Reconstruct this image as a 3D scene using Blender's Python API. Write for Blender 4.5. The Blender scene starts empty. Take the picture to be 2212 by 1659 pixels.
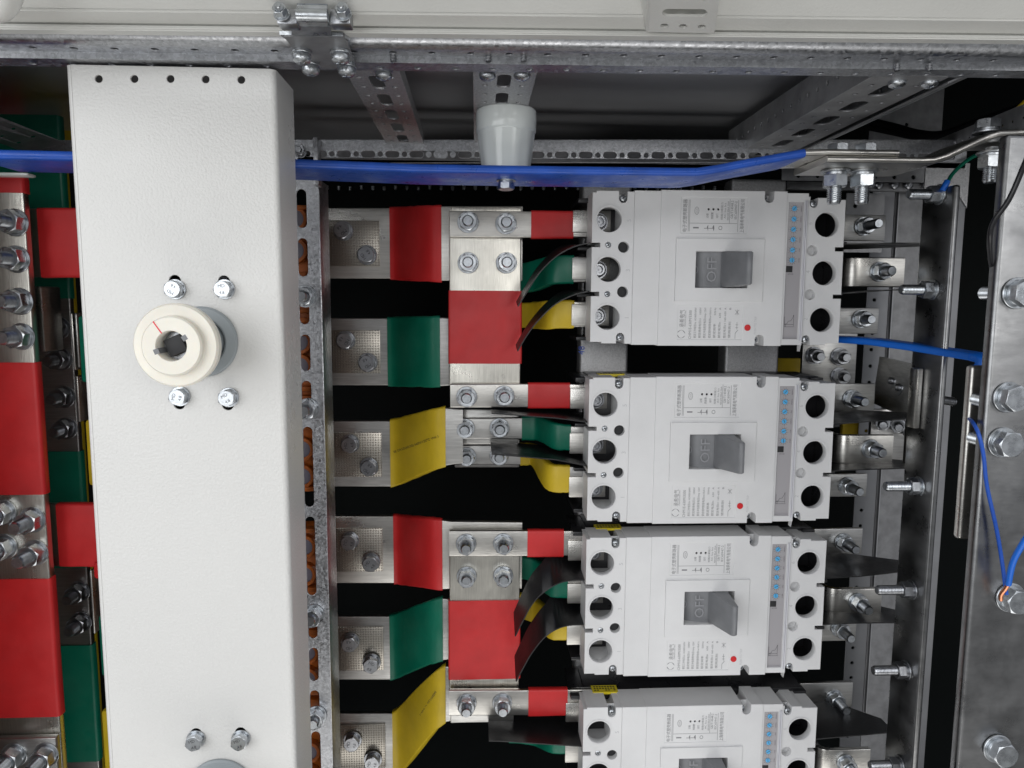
import bpy, bmesh, math, random
from mathutils import Vector, Matrix, Quaternion
random.seed(7)
sc = bpy.context.scene
COL = sc.collection
# ------------------------------------------------------------------ camera
# Cabinet frame: x right, y into the cabinet, z up, metres; the lens is at the origin.
PW, PH, FOC = 2212.0, 1659.0, 1550.0
fd = Vector(((1030-1106)/FOC, -(655-829.5)/FOC, 1.0)).normalized()
dn = Vector((-0.005, -1.0, 0.1)); dn = (dn - dn.dot(fd)*fd).normalized()
zz = -dn; xx = zz.cross(fd)
if xx.x < 0: xx = -xx
def P(px, py, Y):                 # a measured point of the photo at depth Y
    d = Vector(((px-PW/2)/FOC, -(py-PH/2)/FOC, 1.0))
    w = Vector((xx.dot(d), fd.dot(d), zz.dot(d)))
    return w*(Y/w.y)
cam = bpy.data.cameras.new('camera'); camo = bpy.data.objects.new('camera', cam); COL.objects.link(camo)
cam.sensor_fit = 'HORIZONTAL'; cam.sensor_width = 36.0; cam.lens = 36.0*FOC/PW
cam.clip_start = 0.01; cam.clip_end = 50
R = Matrix(((xx.x, xx.y, -xx.z), (fd.x, fd.y, -fd.z), (zz.x, zz.y, -zz.z)))
camo.matrix_world = R.to_4x4(); sc.camera = camo
# ------------------------------------------------------------------ world and lamps
wd = bpy.data.worlds.new('World'); sc.world = wd; wd.use_nodes = True
nt = wd.node_tree; nt.nodes.clear()
wo = nt.nodes.new('ShaderNodeOutputWorld'); bg = nt.nodes.new('ShaderNodeBackground')
tc = nt.nodes.new('ShaderNodeTexCoord'); nz = nt.nodes.new('ShaderNodeTexNoise')
nz.inputs['Scale'].default_value = 2.2; nz.inputs['Detail'].default_value = 2
sx = nt.nodes.new('ShaderNodeSeparateXYZ'); ad = nt.nodes.new('ShaderNodeMath'); ad.operation = 'MULTIPLY_ADD'
ad.inputs[1].default_value = 0.45
cr = nt.nodes.new('ShaderNodeValToRGB')
cr.color_ramp.elements[0].position = 0.12; cr.color_ramp.elements[0].color = (0.17, 0.17, 0.165, 1)
cr.color_ramp.elements[1].position = 0.85; cr.color_ramp.elements[1].color = (0.95, 0.98, 1.05, 1)
e = cr.color_ramp.elements.new(0.45); e.color = (0.38, 0.39, 0.41, 1)
L = nt.links.new
L(tc.outputs['Generated'], nz.inputs['Vector']); L(tc.outputs['Generated'], sx.inputs[0])
L(sx.outputs['Z'], ad.inputs[0]); L(nz.outputs['Fac'], ad.inputs[2]); L(ad.outputs[0], cr.inputs[0])
L(cr.outputs[0], bg.inputs[0]); L(bg.outputs[0], wo.inputs[0]); bg.inputs[1].default_value = 0.80
def area(name, loc, tgt, sx_, sy_, en, col):
    l = bpy.data.lights.new(name, 'AREA'); l.shape = 'RECTANGLE'; l.size = sx_; l.size_y = sy_; l.energy = en; l.color = col
    o = bpy.data.objects.new(name, l); COL.objects.link(o); o.location = loc
    o.rotation_euler = (Vector(tgt)-Vector(loc)).to_track_quat('-Z', 'Y').to_euler(); return o
area('window_light', (-1.5, -1.7, 0.35), (0, 0.6, -0.1), 2.5, 2.1, 40, (0.97, 0.985, 1.0))
area('shed_light', (1.1, -2.3, 0.55), (0.1, 0.6, -0.1), 1.5, 1.0, 16, (1.0, 0.99, 0.97))
area('floor_bounce', (0.1, -0.6, -2.1), (0.0, 0.45, 0.0), 2.6, 1.2, 20, (1.0, 0.985, 0.96))
sc.view_settings.view_transform = 'Standard'; sc.view_settings.look = 'None'
sc.view_settings.exposure = 0.08; sc.view_settings.gamma = 1.0
sc.render.engine = 'CYCLES'; sc.cycles.use_denoising = True
sc.cycles.max_bounces = 7; sc.cycles.diffuse_bounces = 3; sc.cycles.glossy_bounces = 4

# ------------------------------------------------------------------ materials
def mat(name, col, metal=0.0, rough=0.5, bump=None, var=None, stretch=(1, 1, 1), kind=None, spec=0.5, rvar=None, sss=0):
    m = bpy.data.materials.new(name); m.use_nodes = True; n = m.node_tree; b = n.nodes['Principled BSDF']
    b.inputs['Base Color'].default_value = (*col, 1); b.inputs['Metallic'].default_value = metal
    b.inputs['Roughness'].default_value = rough; b.inputs['Specular IOR Level'].default_value = spec
    if sss:
        b.inputs['Subsurface Weight'].default_value = sss; b.inputs['Subsurface Radius'].default_value = (0.004, 0.003, 0.002)
        b.inputs['Subsurface Scale'].default_value = 1.0
    T = n.nodes.new('ShaderNodeTexCoord'); M = n.nodes.new('ShaderNodeMapping'); n.links.new(T.outputs['Object'], M.inputs[0])
    M.inputs['Scale'].default_value = stretch
    def noise(scale, detail=4, rough_=0.55, vec=None):
        z = n.nodes.new('ShaderNodeTexNoise'); z.inputs['Scale'].default_value = scale; z.inputs['Detail'].default_value = detail
        z.inputs['Roughness'].default_value = rough_; n.links.new(vec or M.outputs[0], z.inputs['Vector']); return z
    last = None
    if kind == 'spangle':
        v = n.nodes.new('ShaderNodeTexVoronoi'); v.inputs['Scale'].default_value = 560
        z0 = noise(300, 3); mx = n.nodes.new('ShaderNodeMix'); mx.data_type = 'VECTOR'; mx.inputs[0].default_value = 0.006
        n.links.new(M.outputs[0], mx.inputs[4]); n.links.new(z0.outputs['Color'], mx.inputs[5]); n.links.new(mx.outputs[1], v.inputs['Vector'])
        s = n.nodes.new('ShaderNodeSeparateColor'); n.links.new(v.outputs['Color'], s.inputs[0])
        r = n.nodes.new('ShaderNodeMapRange'); r.inputs[3].default_value = var[0]; r.inputs[4].default_value = var[1]; n.links.new(s.outputs[0], r.inputs[0])
        hs = n.nodes.new('ShaderNodeHueSaturation'); hs.inputs['Color'].default_value = (*col, 1); n.links.new(r.outputs[0], hs.inputs['Value'])
        n.links.new(hs.outputs[0], b.inputs['Base Color'])
        r2 = n.nodes.new('ShaderNodeMapRange'); r2.inputs[3].default_value = rough-0.12; r2.inputs[4].default_value = rough+0.15; n.links.new(s.outputs[1], r2.inputs[0])
        n.links.new(r2.outputs[0], b.inputs['Roughness'])
    elif kind == 'dots':
        M.inputs['Scale'].default_value = (1, 0, 1)
        v = n.nodes.new('ShaderNodeTexVoronoi'); v.inputs['Scale'].default_value = 310; v.inputs['Randomness'].default_value = 0
        n.links.new(M.outputs[0], v.inputs['Vector'])
        r = n.nodes.new('ShaderNodeMapRange'); r.inputs[1].default_value = 0.16; r.inputs[2].default_value = 0.3; n.links.new(v.outputs['Distance'], r.inputs[0])
        bp = n.nodes.new('ShaderNodeBump'); bp.inputs['Strength'].default_value = 0.9; bp.inputs['Distance'].default_value = 0.0015; bp.invert = True
        n.links.new(r.outputs[0], bp.inputs['Height']); n.links.new(bp.outputs[0], b.inputs['Normal'])
        return m
    elif var:
        z = noise(var[0], 5); r = n.nodes.new('ShaderNodeMapRange'); r.inputs[1].default_value = 0.3; r.inputs[2].default_value = 0.7
        r.inputs[3].default_value = var[1]; r.inputs[4].default_value = var[2]; n.links.new(z.outputs['Fac'], r.inputs[0])
        hs = n.nodes.new('ShaderNodeHueSaturation'); hs.inputs['Color'].default_value = (*col, 1); n.links.new(r.outputs[0], hs.inputs['Value'])
        n.links.new(hs.outputs[0], b.inputs['Base Color'])
    if rvar:
        z = noise(rvar[0], 6, 0.65, T.outputs['Object']); r = n.nodes.new('ShaderNodeMapRange'); r.inputs[1].default_value = 0.35; r.inputs[2].default_value = 0.65
        r.inputs[3].default_value = rvar[1]; r.inputs[4].default_value = rvar[2]; n.links.new(z.outputs['Fac'], r.inputs[0]); n.links.new(r.outputs[0], b.inputs['Roughness'])
    if bump:
        z = noise(bump[0], bump[2] if len(bump) > 2 else 3); bp = n.nodes.new('ShaderNodeBump'); bp.inputs['Strength'].default_value = bump[1]
        bp.inputs['Distance'].default_value = 0.001; n.links.new(z.outputs['Fac'], bp.inputs['Height']); n.links.new(bp.outputs[0], b.inputs['Normal'])
    return m
M_ = {}
M_['paint'] = mat('textured_white_paint', (0.675, 0.67, 0.65), 0, 0.30, bump=(560, 0.42, 2), var=(6, 0.97, 1.02), rvar=(9, 0.26, 0.38))
M_['doorpaint'] = mat('smooth_white_paint', (0.66, 0.66, 0.63), 0, 0.4, bump=(500, 0.15, 2), var=(15, 0.95, 1.03))
M_['case'] = mat('pale_grey_plastic', (0.71, 0.71, 0.712), 0, 0.45, bump=(1100, 0.14, 2), var=(18, 0.94, 1.04))
M_['toggle'] = mat('mid_grey_plastic', (0.185, 0.19, 0.20), 0, 0.42, bump=(900, 0.1, 2), var=(60, 0.92, 1.1))
M_['black'] = mat('black_plastic', (0.012, 0.012, 0.013), 0, 0.38, bump=(400, 0.12, 2), rvar=(40, 0.28, 0.5))
M_['red'] = mat('red_shrink_sleeve', (0.60, 0.022, 0.024), 0, 0.46, bump=(42, 0.4, 4), var=(30, 0.88, 1.08), rvar=(35, 0.33, 0.52))
M_['green'] = mat('green_shrink_sleeve', (0.0, 0.155, 0.092), 0, 0.36, bump=(48, 0.55, 4), var=(30, 0.85, 1.08), rvar=(35, 0.3, 0.5))
M_['yellow'] = mat('yellow_shrink_sleeve', (0.66, 0.47, 0.022), 0, 0.40, bump=(48, 0.5, 4), var=(30, 0.85, 1.05), rvar=(35, 0.33, 0.52))
M_['blue'] = mat('blue_shrink_sleeve', (0.014, 0.082, 0.43), 0, 0.36, bump=(60, 0.4, 5), var=(45, 0.80, 1.15), rvar=(50, 0.24, 0.5))
M_['lightblue'] = mat('light_blue_sleeve', (0.006, 0.13, 0.60), 0, 0.42, bump=(90, 0.2, 4))
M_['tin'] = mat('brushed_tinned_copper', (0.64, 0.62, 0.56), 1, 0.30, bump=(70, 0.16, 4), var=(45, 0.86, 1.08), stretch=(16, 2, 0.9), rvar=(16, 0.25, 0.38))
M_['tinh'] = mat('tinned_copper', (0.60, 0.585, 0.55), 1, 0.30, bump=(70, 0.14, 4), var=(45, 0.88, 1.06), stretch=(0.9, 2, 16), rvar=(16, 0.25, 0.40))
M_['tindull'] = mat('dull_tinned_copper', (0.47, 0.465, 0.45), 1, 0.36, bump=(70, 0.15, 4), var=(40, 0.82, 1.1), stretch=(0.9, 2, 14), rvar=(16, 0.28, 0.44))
M_['plate'] = mat('scuffed_plated_bar', (0.25, 0.252, 0.255), 1, 0.30, bump=(60, 0.10, 5), var=(30, 0.85, 1.15), stretch=(1, 1, 3), rvar=(28, 0.24, 0.42))
M_['galv'] = mat('galvanised_steel', (0.50, 0.51, 0.53), 1, 0.40, kind='spangle', var=(0.78, 1.12))
M_['galvm'] = mat('matt_galvanised_steel', (0.43, 0.43, 0.435), 0.75, 0.45, bump=(650, 0.5, 3), var=(420, 0.8, 1.15))
M_['galvd'] = mat('dusty_galvanised_steel', (0.28, 0.282, 0.29), 0.5, 0.40, bump=(300, 0.2, 3), var=(60, 0.75, 1.15))
M_['steel'] = mat('dark_sheet_steel', (0.38, 0.385, 0.40), 0.6, 0.34, bump=(300, 0.08, 3), var=(9, 0.8, 1.15), stretch=(0.3, 1, 1))
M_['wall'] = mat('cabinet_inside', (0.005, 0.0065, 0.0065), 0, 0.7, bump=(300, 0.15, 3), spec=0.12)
M_['zinc'] = mat('bright_zinc_plating', (0.54, 0.565, 0.59), 1, 0.3, bump=(350, 0.12, 3), var=(160, 0.8, 1.1), rvar=(120, 0.24, 0.42))
M_['zincd'] = mat('dull_zinc_plating', (0.40, 0.41, 0.43), 1, 0.32, bump=(350, 0.15, 3), var=(160, 0.75, 1.1))
M_['thread'] = mat('zinc_thread', (0.60, 0.63, 0.66), 1, 0.28, var=(200, 0.7, 1.1))
M_['dots'] = mat('embossed_plate', (0.46, 0.43, 0.38), 1, 0.34, kind='dots')
M_['orange'] = mat('orange_insulator', (0.50, 0.125, 0.012), 0, 0.45, bump=(200, 0.2, 3), var=(40, 0.8, 1.1))
M_['pvc'] = mat('grey_violet_plastic', (0.16, 0.15, 0.19), 0, 0.4)
M_['cream'] = mat('cream_nylon', (0.84, 0.805, 0.715), 0, 0.38, bump=(160, 0.15, 4), var=(45, 0.95, 1.03), sss=0.25)
M_['greydisc'] = mat('grey_pvc', (0.30, 0.33, 0.345), 0, 0.42, bump=(200, 0.1, 3))
M_['insul'] = mat('glossy_grey_insulator', (0.70, 0.735, 0.715), 0, 0.14, bump=(60, 0.05, 2))
M_['print'] = mat('grey_print', (0.22, 0.22, 0.23), 0, 0.6)
M_['emboss'] = mat('embossed_grey', (0.52, 0.52, 0.525), 0, 0.5)
M_['strip'] = mat('trip_unit_grey', (0.40, 0.385, 0.40), 0, 0.28)
M_['ink'] = mat('black_ink', (0.02, 0.02, 0.022), 0, 0.6)
M_['dial'] = mat('sky_blue_dial', (0.10, 0.44, 0.78), 0, 0.4)
M_['button'] = mat('red_button', (0.62, 0.02, 0.025), 0, 0.4)
M_['redink'] = mat('red_pen', (0.8, 0.04, 0.06), 0, 0.5)
M_['blueink'] = mat('blue_pen', (0.03, 0.09, 0.5), 0, 0.5)
M_['sticker'] = mat('yellow_sticker', (0.72, 0.58, 0.02), 0, 0.4)
M_['marking'] = mat('stamped_marking', (0.06, 0.062, 0.068), 0.3, 0.5)
M_['lens'] = mat('clear_edge', (0.66, 0.66, 0.70), 0, 0.12)
M_['cable'] = mat('black_cable', (0.010, 0.010, 0.012), 0, 0.32)
M_['copper'] = mat('bare_copper', (0.75, 0.32, 0.18), 1, 0.35)
M_['bbody'] = mat('black_breaker_base', (0.016, 0.016, 0.018), 0, 0.33, rvar=(50, 0.25, 0.45))

# ------------------------------------------------------------------ scene helpers
def tag(o, label=None, cat=None, group=None, kind=None):
    if label: o['label'] = label
    if cat: o['category'] = cat
    if group: o['group'] = group
    if kind: o['kind'] = kind
def thing(name, label, cat, loc, group=None):
    o = bpy.data.objects.new(name, None); COL.objects.link(o); o.location = Vector(loc); o.empty_display_size = 0.02
    tag(o, label, cat, group); return o
def wloc(o):
    v = Vector((0, 0, 0))
    while o: v += Vector(o.location); o = o.parent
    return v
def obj(name, bm, m, parent=None, sharp=35, label=None, local=False):
    bmesh.ops.recalc_face_normals(bm, faces=bm.faces)
    me = bpy.data.meshes.new(name)
    if parent:
        if not local: bmesh.ops.translate(bm, vec=-wloc(parent), verts=bm.verts)
        base = Vector((0, 0, 0))
    else:
        vs = [v.co for v in bm.verts]
        base = Vector(((min(v.x for v in vs)+max(v.x for v in vs))/2, (min(v.y for v in vs)+max(v.y for v in vs))/2, min(v.z for v in vs)))
        bmesh.ops.translate(bm, vec=-base, verts=bm.verts)
    bm.to_mesh(me); bm.free()
    me.materials.append(M_[m] if isinstance(m, str) else m)
    flat = [q.index for q in me.polygons if q.material_index == 1]
    me.shade_smooth(); me.set_sharp_from_angle(angle=math.radians(sharp))
    for i in flat: me.polygons[i].use_smooth = False; me.polygons[i].material_index = 0
    o = bpy.data.objects.new(name, me); COL.objects.link(o); o.location = base
    if parent: o.parent = parent
    if label: o['label'] = label
    return o
def N(): return bmesh.new()
def join(dst, src, mtx=None):
    me = bpy.data.meshes.new('tmp'); src.to_mesh(me); src.free()
    if mtx is not None: me.transform(mtx)
    dst.from_mesh(me); bpy.data.meshes.remove(me)
def box(bm, x0, x1, y0, y1, z0, z1, bev=0.0, seg=2):
    t = N(); bmesh.ops.create_cube(t, size=1)
    bmesh.ops.scale(t, vec=(abs(x1-x0), abs(y1-y0), abs(z1-z0)), verts=t.verts)
    bmesh.ops.translate(t, vec=((x0+x1)/2, (y0+y1)/2, (z0+z1)/2), verts=t.verts)
    if bev: bmesh.ops.bevel(t, geom=t.edges[:], offset=bev, segments=seg, affect='EDGES', profile=0.5)
    join(bm, t)
def bpx(bm, x0, y0, x1, y1, Y, dep, bev=0.0008):   # box whose front face covers these measured limits at depth Y
    a = P(x0, (y0+y1)/2, Y); b = P(x1, (y0+y1)/2, Y); c = P((x0+x1)/2, y0, Y); d = P((x0+x1)/2, y1, Y)
    box(bm, a.x, b.x, Y, Y+dep, d.z, c.z, bev)
def lathe(bm, prof, seg=32, mtx=None):            # prof: (r, h) list about +Z
    t = N(); rings = []
    for r, h in prof:
        if r < 1e-7: rings.append([t.verts.new((0, 0, h))])
        else: rings.append([t.verts.new((r*math.cos(2*math.pi*i/seg), r*math.sin(2*math.pi*i/seg), h)) for i in range(seg)])
    for a, b in zip(rings, rings[1:]):
        for i in range(seg):
            j = (i+1) % seg
            if len(a) == 1 and len(b) == 1: continue
            if len(a) == 1: t.faces.new((a[0], b[i], b[j]))
            elif len(b) == 1: t.faces.new((a[i], a[j], b[0]))
            else: t.faces.new((a[i], a[j], b[j], b[i]))
    join(bm, t, mtx)
def hexnut(bm, af, h0, h1, bore=0, mtx=None):
    R_ = af/math.sqrt(3); seg = 48
    def rad(k): a = (k % 8 - 4)/8*math.pi/3; return af/2/math.cos(a)
    t = N(); rings = []
    cap = af/2*0.985; ch = (h1-h0)*0.16
    for h, f in ((h0, 1), (h1-ch, 0), (h1, 2)):
        ring = []
        for k in range(seg):
            r = rad(k) if f < 2 else cap
            hh = h
            if f == 0: hh = h1 - (rad(k)-cap)*0.62 - 1e-5
            ring.append(t.verts.new((r*math.cos(2*math.pi*k/seg), r*math.sin(2*math.pi*k/seg), hh)))
        rings.append(ring)
    if bore: rings.append([t.verts.new((bore*math.cos(2*math.pi*k/seg), bore*math.sin(2*math.pi*k/seg), h1-0.0002)) for k in range(seg)])
    for a, b in zip(rings, rings[1:]):
        for i in range(seg): t.faces.new((a[i], a[(i+1) % seg], b[(i+1) % seg], b[i]))
    if not bore: t.faces.new(rings[-1])
    join(bm, t, mtx)
def plate(outer, holes, y0, thick, bev=0.0004, fn=None):
    """flat plate in the xz plane, front at y0; outer and holes are closed (x, z) outlines"""
    cu = bpy.data.curves.new('t', 'CURVE'); cu.dimensions = '2D'; cu.fill_mode = 'BOTH'
    cu.extrude = thick/2-bev; cu.bevel_depth = bev; cu.bevel_resolution = 1
    for poly in [outer]+list(holes):
        sp = cu.splines.new('POLY'); sp.points.add(len(poly)-1); sp.use_cyclic_u = True
        for p, (a, b) in zip(sp.points, poly): p.co = (a*100, b*100, 0, 1)
    cu.extrude *= 100; cu.bevel_depth *= 100
    o = bpy.data.objects.new('t', cu); COL.objects.link(o)
    dg = bpy.context.evaluated_depsgraph_get(); me = bpy.data.meshes.new_from_object(o.evaluated_get(dg))
    t = N(); t.from_mesh(me); bpy.data.meshes.remove(me); bpy.data.objects.remove(o); bpy.data.curves.remove(cu)
    bmesh.ops.scale(t, vec=(0.01, 0.01, 0.01), verts=t.verts)
    bmesh.ops.remove_doubles(t, verts=t.verts, dist=1e-6); t.normal_update()
    for f in t.faces:
        if abs(f.normal.z) > 0.99 or f.calc_area() > 2e-5: f.material_index = 1     # flat shading
    for v in t.verts: v.co = Vector((v.co.x, y0+thick/2-v.co.z, v.co.y))
    if fn:
        for v in t.verts: v.co = fn(v.co)
    return t
def circ(cx, cz, r, n=28): return [(cx+r*math.cos(2*math.pi*i/n), cz+r*math.sin(2*math.pi*i/n)) for i in range(n)]
def slot(cx, cz, w, h, n=10):    # stadium
    p = []
    if w >= h:
        r = h/2; k = w/2-r
        for i in range(n+1): a = -math.pi/2+math.pi*i/n; p.append((cx+k+r*math.cos(a), cz+r*math.sin(a)))
        for i in range(n+1): a = math.pi/2+math.pi*i/n; p.append((cx-k+r*math.cos(a), cz+r*math.sin(a)))
    else:
        r = w/2; k = h/2-r
        for i in range(n+1): a = math.pi*i/n; p.append((cx+r*math.cos(a), cz+k+r*math.sin(a)))
        for i in range(n+1): a = math.pi+math.pi*i/n; p.append((cx+r*math.cos(a), cz-k+r*math.sin(a)))
    return p
def rect(x0, x1, z0, z1, r=0.0, n=4):
    if not r: return [(x0, z0), (x1, z0), (x1, z1), (x0, z1)]
    p = []
    for cx, cz, a0 in ((x1-r, z0+r, -90), (x1-r, z1-r, 0), (x0+r, z1-r, 90), (x0+r, z0+r, 180)):
        for i in range(n+1): a = math.radians(a0+90*i/n); p.append((cx+r*math.cos(a), cz+r*math.sin(a)))
    return p
def section(w, t, r, n=3):
    p = []
    for cx, cz, a0 in ((w/2-r, -t/2+r, -90), (w/2-r, t/2-r, 0), (-w/2+r, t/2-r, 90), (-w/2+r, -t/2+r, 180)):
        for i in range(n+1): a = math.radians(a0+90*i/n); p.append((cx+r*math.cos(a), cz+r*math.sin(a)))
    return p
def ribbon(bm, sts, t, wdir=Vector((0, 0, 1)), r=0.0012, caps=True):
    """bar swept through stations (centre, width); wdir is the direction of its width"""
    c = [s[0] for s in sts]; rings = []; T = N()
    for i, (p, w) in enumerate(sts):
        tan = (c[min(i+1, len(c)-1)]-c[max(i-1, 0)]).normalized()
        wd_ = Vector(wdir[i] if isinstance(wdir, list) else wdir)
        nrm = tan.cross(wd_).normalized()
        rings.append([T.verts.new(p+wd_*a+nrm*b) for a, b in section(w, t, min(r, t/2.05))])
    for a, b in zip(rings, rings[1:]):
        k = len(a)
        for i in range(k): T.faces.new((a[i], a[(i+1) % k], b[(i+1) % k], b[i]))
    if caps: T.faces.new(rings[0]); T.faces.new(rings[-1][::-1])
    join(bm, T)
def smooth(pts, k=6):
    out = []
    n = len(pts)
    for i in range(n-1):
        p0 = pts[max(i-1, 0)]; p1 = pts[i]; p2 = pts[i+1]; p3 = pts[min(i+2, n-1)]
        for j in range(k):
            t = j/k
            out.append(tuple(0.5*((2*p1[q])+(-p0[q]+p2[q])*t+(2*p0[q]-5*p1[q]+4*p2[q]-p3[q])*t*t+(-p0[q]+3*p1[q]-3*p2[q]+p3[q])*t**3) for q in range(len(p1))))
    out.append(tuple(pts[-1])); return out
def tube(bm, pts, r, seg=12, k=6):
    pts = [Vector(p) for p in smooth([tuple(p) for p in pts], k)]; rings = []; T = N(); up = Vector((0.3, 0.9, 0.2))
    for i, p in enumerate(pts):
        tan = (pts[min(i+1, len(pts)-1)]-pts[max(i-1, 0)]).normalized(); a = tan.cross(up).normalized(); b = tan.cross(a)
        rings.append([T.verts.new(p+a*r*math.cos(2*math.pi*q/seg)+b*r*math.sin(2*math.pi*q/seg)) for q in range(seg)])
    for a, b in zip(rings, rings[1:]):
        for i in range(seg): T.faces.new((a[i], a[(i+1) % seg], b[(i+1) % seg], b[i]))
    T.faces.new(rings[0]); T.faces.new(rings[-1][::-1]); join(bm, T)
def quadslab(bm, a, b, c, d, th, n=None):    # thin sheet through four 3D corners
    nn = n or (b-a).cross(d-a).normalized()
    T = N(); v = [T.verts.new(p) for p in (a, b, c, d)]; w = [T.verts.new(p+nn*th) for p in (a, b, c, d)]
    T.faces.new(v); T.faces.new(w[::-1])
    for i in range(4): T.faces.new((v[i], v[(i+1) % 4], w[(i+1) % 4], w[i]))
    join(bm, T)
_tc = {}
def text(bm, s, size, origin, ex, ey, ext=0.0001, wid=None, align='CENTER'):
    """lettering: ex is the reading direction, ey the letters' up"""
    if s not in _tc:
        cu = bpy.data.curves.new('t', 'FONT'); cu.body = s; cu.size = 1; cu.resolution_u = 2; cu.extrude = 0.0
        o = bpy.data.objects.new('t', cu); COL.objects.link(o)
        me = bpy.data.meshes.new_from_object(o.evaluated_get(bpy.context.evaluated_depsgraph_get()))
        bpy.data.objects.remove(o); bpy.data.curves.remove(cu); _tc[s] = me
    me = _tc[s].copy()
    if not len(me.vertices): bpy.data.meshes.remove(me); return
    xs = [v.co.x for v in me.vertices]; ys = [v.co.y for v in me.vertices]
    w0 = max(xs)-min(xs); sy = size; sxx = size if wid is None else wid/w0
    ox = (min(xs)+max(xs))/2 if align == 'CENTER' else min(xs); oy = (min(ys)+max(ys))/2
    ex = Vector(ex).normalized(); ey = Vector(ey).normalized(); ez = ex.cross(ey)
    for v in me.vertices: v.co = Vector(origin)+ex*((v.co.x-ox)*sxx)+ey*((v.co.y-oy)*sy)+ez*ext
    bm.from_mesh(me); bpy.data.meshes.remove(me)

# ------------------------------------------------------------------ fasteners (one mesh per kind, shared)
def mesh_of(bm, name, m, sharp=32):
    bmesh.ops.recalc_face_normals(bm, faces=bm.faces)
    me = bpy.data.meshes.new(name); bm.to_mesh(me); bm.free(); me.materials.append(M_[m]); me.shade_smooth()
    me.set_sharp_from_angle(angle=math.radians(sharp)); return me
_fc = {}
def washer_mesh(d, spring=True):
    b = N(); r = d; t = d*0.15
    lathe(b, [(r*0.5, 0), (r*0.98, 0), (r, t*0.25), (r, t*0.8), (r*0.97, t), (r*0.5, t)], 40)
    if spring: lathe(b, [(r*0.5, t), (r*0.76, t), (r*0.78, t*1.2), (r*0.78, t*2.3), (r*0.75, t*2.5), (r*0.5, t*2.5)], 40)
    return b, (t*2.5 if spring else t)
def fastener(kind, d, length=0.0, m='zinc', marks=False):
    key = (kind, d, length, m, marks)
    if key in _fc: return _fc[key]
    w, h = washer_mesh(d); res = {}
    if kind == 'stud':
        res['washer'] = mesh_of(w, 'washer', m)
        nb = N(); nh = d*0.8; hexnut(nb, d*1.52, h, h+nh, bore=d*0.48); res['nut'] = mesh_of(nb, 'nut', m)
        sb = N(); prof = [(d*0.44, -d*0.3)]; z = 0; pit = d*0.15
        while z < h+nh+length-pit: prof += [(d*0.44, z), (d*0.5, z+pit*0.5)]; z += pit
        prof += [(d*0.44, z), (d*0.40, z+pit*0.8), (0, z+pit*0.8)]
        lathe(sb, prof, 28); res['bolt'] = mesh_of(sb, 'bolt', 'thread' if m == 'zinc' else m, 60)
    elif kind == 'head':
        res['washer'] = mesh_of(w, 'washer', m)
        hb = N(); hh = d*0.62; hexnut(hb, d*1.52, h, h+hh); res['bolt'] = mesh_of(hb, 'bolt', m)
        if marks:
            mb = N(); text(mb, 'MD', d*0.46, (0, d*0.32, h+hh), (1, 0, 0), (0, 1, 0), 0.00005); text(mb, '4.8', d*0.42, (0, -d*0.34, h+hh), (1, 0, 0), (0, 1, 0), 0.00005)
            res['marking'] = mesh_of(mb, 'marking', 'marking')
    elif kind == 'pan':
        res['washer'] = mesh_of(w, 'washer', m)
        hb = N(); lathe(hb, [(d*0.5, h), (d*0.92, h), (d*0.95, h+d*0.12), (d*0.86, h+d*0.42), (d*0.6, h+d*0.62), (d*0.3, h+d*0.7), (0.0, h+d*0.72)], 32)
        for a in (0.3, 0.3+math.pi/2):
            t = N(); box(t, -d*0.42, d*0.42, -d*0.07, d*0.07, h+d*0.55, h+d*0.735); join(hb, t, Matrix.Rotation(a, 4, 'Z'))
        res['bolt'] = mesh_of(hb, 'bolt', m)
    _fc[key] = res; return res
def fix(parent, kind, d, pos, axis=(0, -1, 0), length=0.0, m='zinc', rot=0.0, marks=False, name='bolt'):
    r = fastener(kind, d, length, m, marks)
    o = bpy.data.objects.new(name, r['bolt']); COL.objects.link(o); o.parent = parent
    o.location = Vector(pos)-wloc(parent)
    q = Vector(axis).normalized().to_track_quat('Z', 'Y'); o.rotation_mode = 'QUATERNION'
    o.rotation_quaternion = q @ Quaternion((0, 0, 1), rot)
    for k in ('nut', 'washer', 'marking'):
        if k in r:
            c = bpy.data.objects.new(k, r[k]); COL.objects.link(c); c.parent = o
    return o

# ------------------------------------------------------------------ the cabinet shell
def struct(name, bm, m): o = obj(name, bm, m); tag(o, kind='structure'); return o
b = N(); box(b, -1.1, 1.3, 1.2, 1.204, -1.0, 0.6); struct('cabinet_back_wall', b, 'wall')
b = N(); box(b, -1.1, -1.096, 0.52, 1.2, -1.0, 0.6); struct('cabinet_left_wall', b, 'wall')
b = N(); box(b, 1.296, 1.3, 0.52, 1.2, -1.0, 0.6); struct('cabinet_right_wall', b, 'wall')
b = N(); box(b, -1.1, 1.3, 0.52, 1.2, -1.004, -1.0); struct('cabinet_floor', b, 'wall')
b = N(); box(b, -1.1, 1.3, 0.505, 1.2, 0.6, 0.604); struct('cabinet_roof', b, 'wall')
b = N(); box(b, -0.80, 0.36, 0.512, 1.02, 0.200, 0.202); struct('cabinet_ceiling', b, 'steel')

b = N(); box(b, -1.0, 1.2, .497, .500, .192, .60, .001); struct('added_light_block', b, 'doorpaint')  # unseen sheet added above the beam to keep top light out
b = N(); box(b, -1.0, -.403, .470, .500, -.9, .60, .003); o = struct('added_shade_panel', b, 'paint')  # unseen panel added at the left to shade the recess behind it

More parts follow.
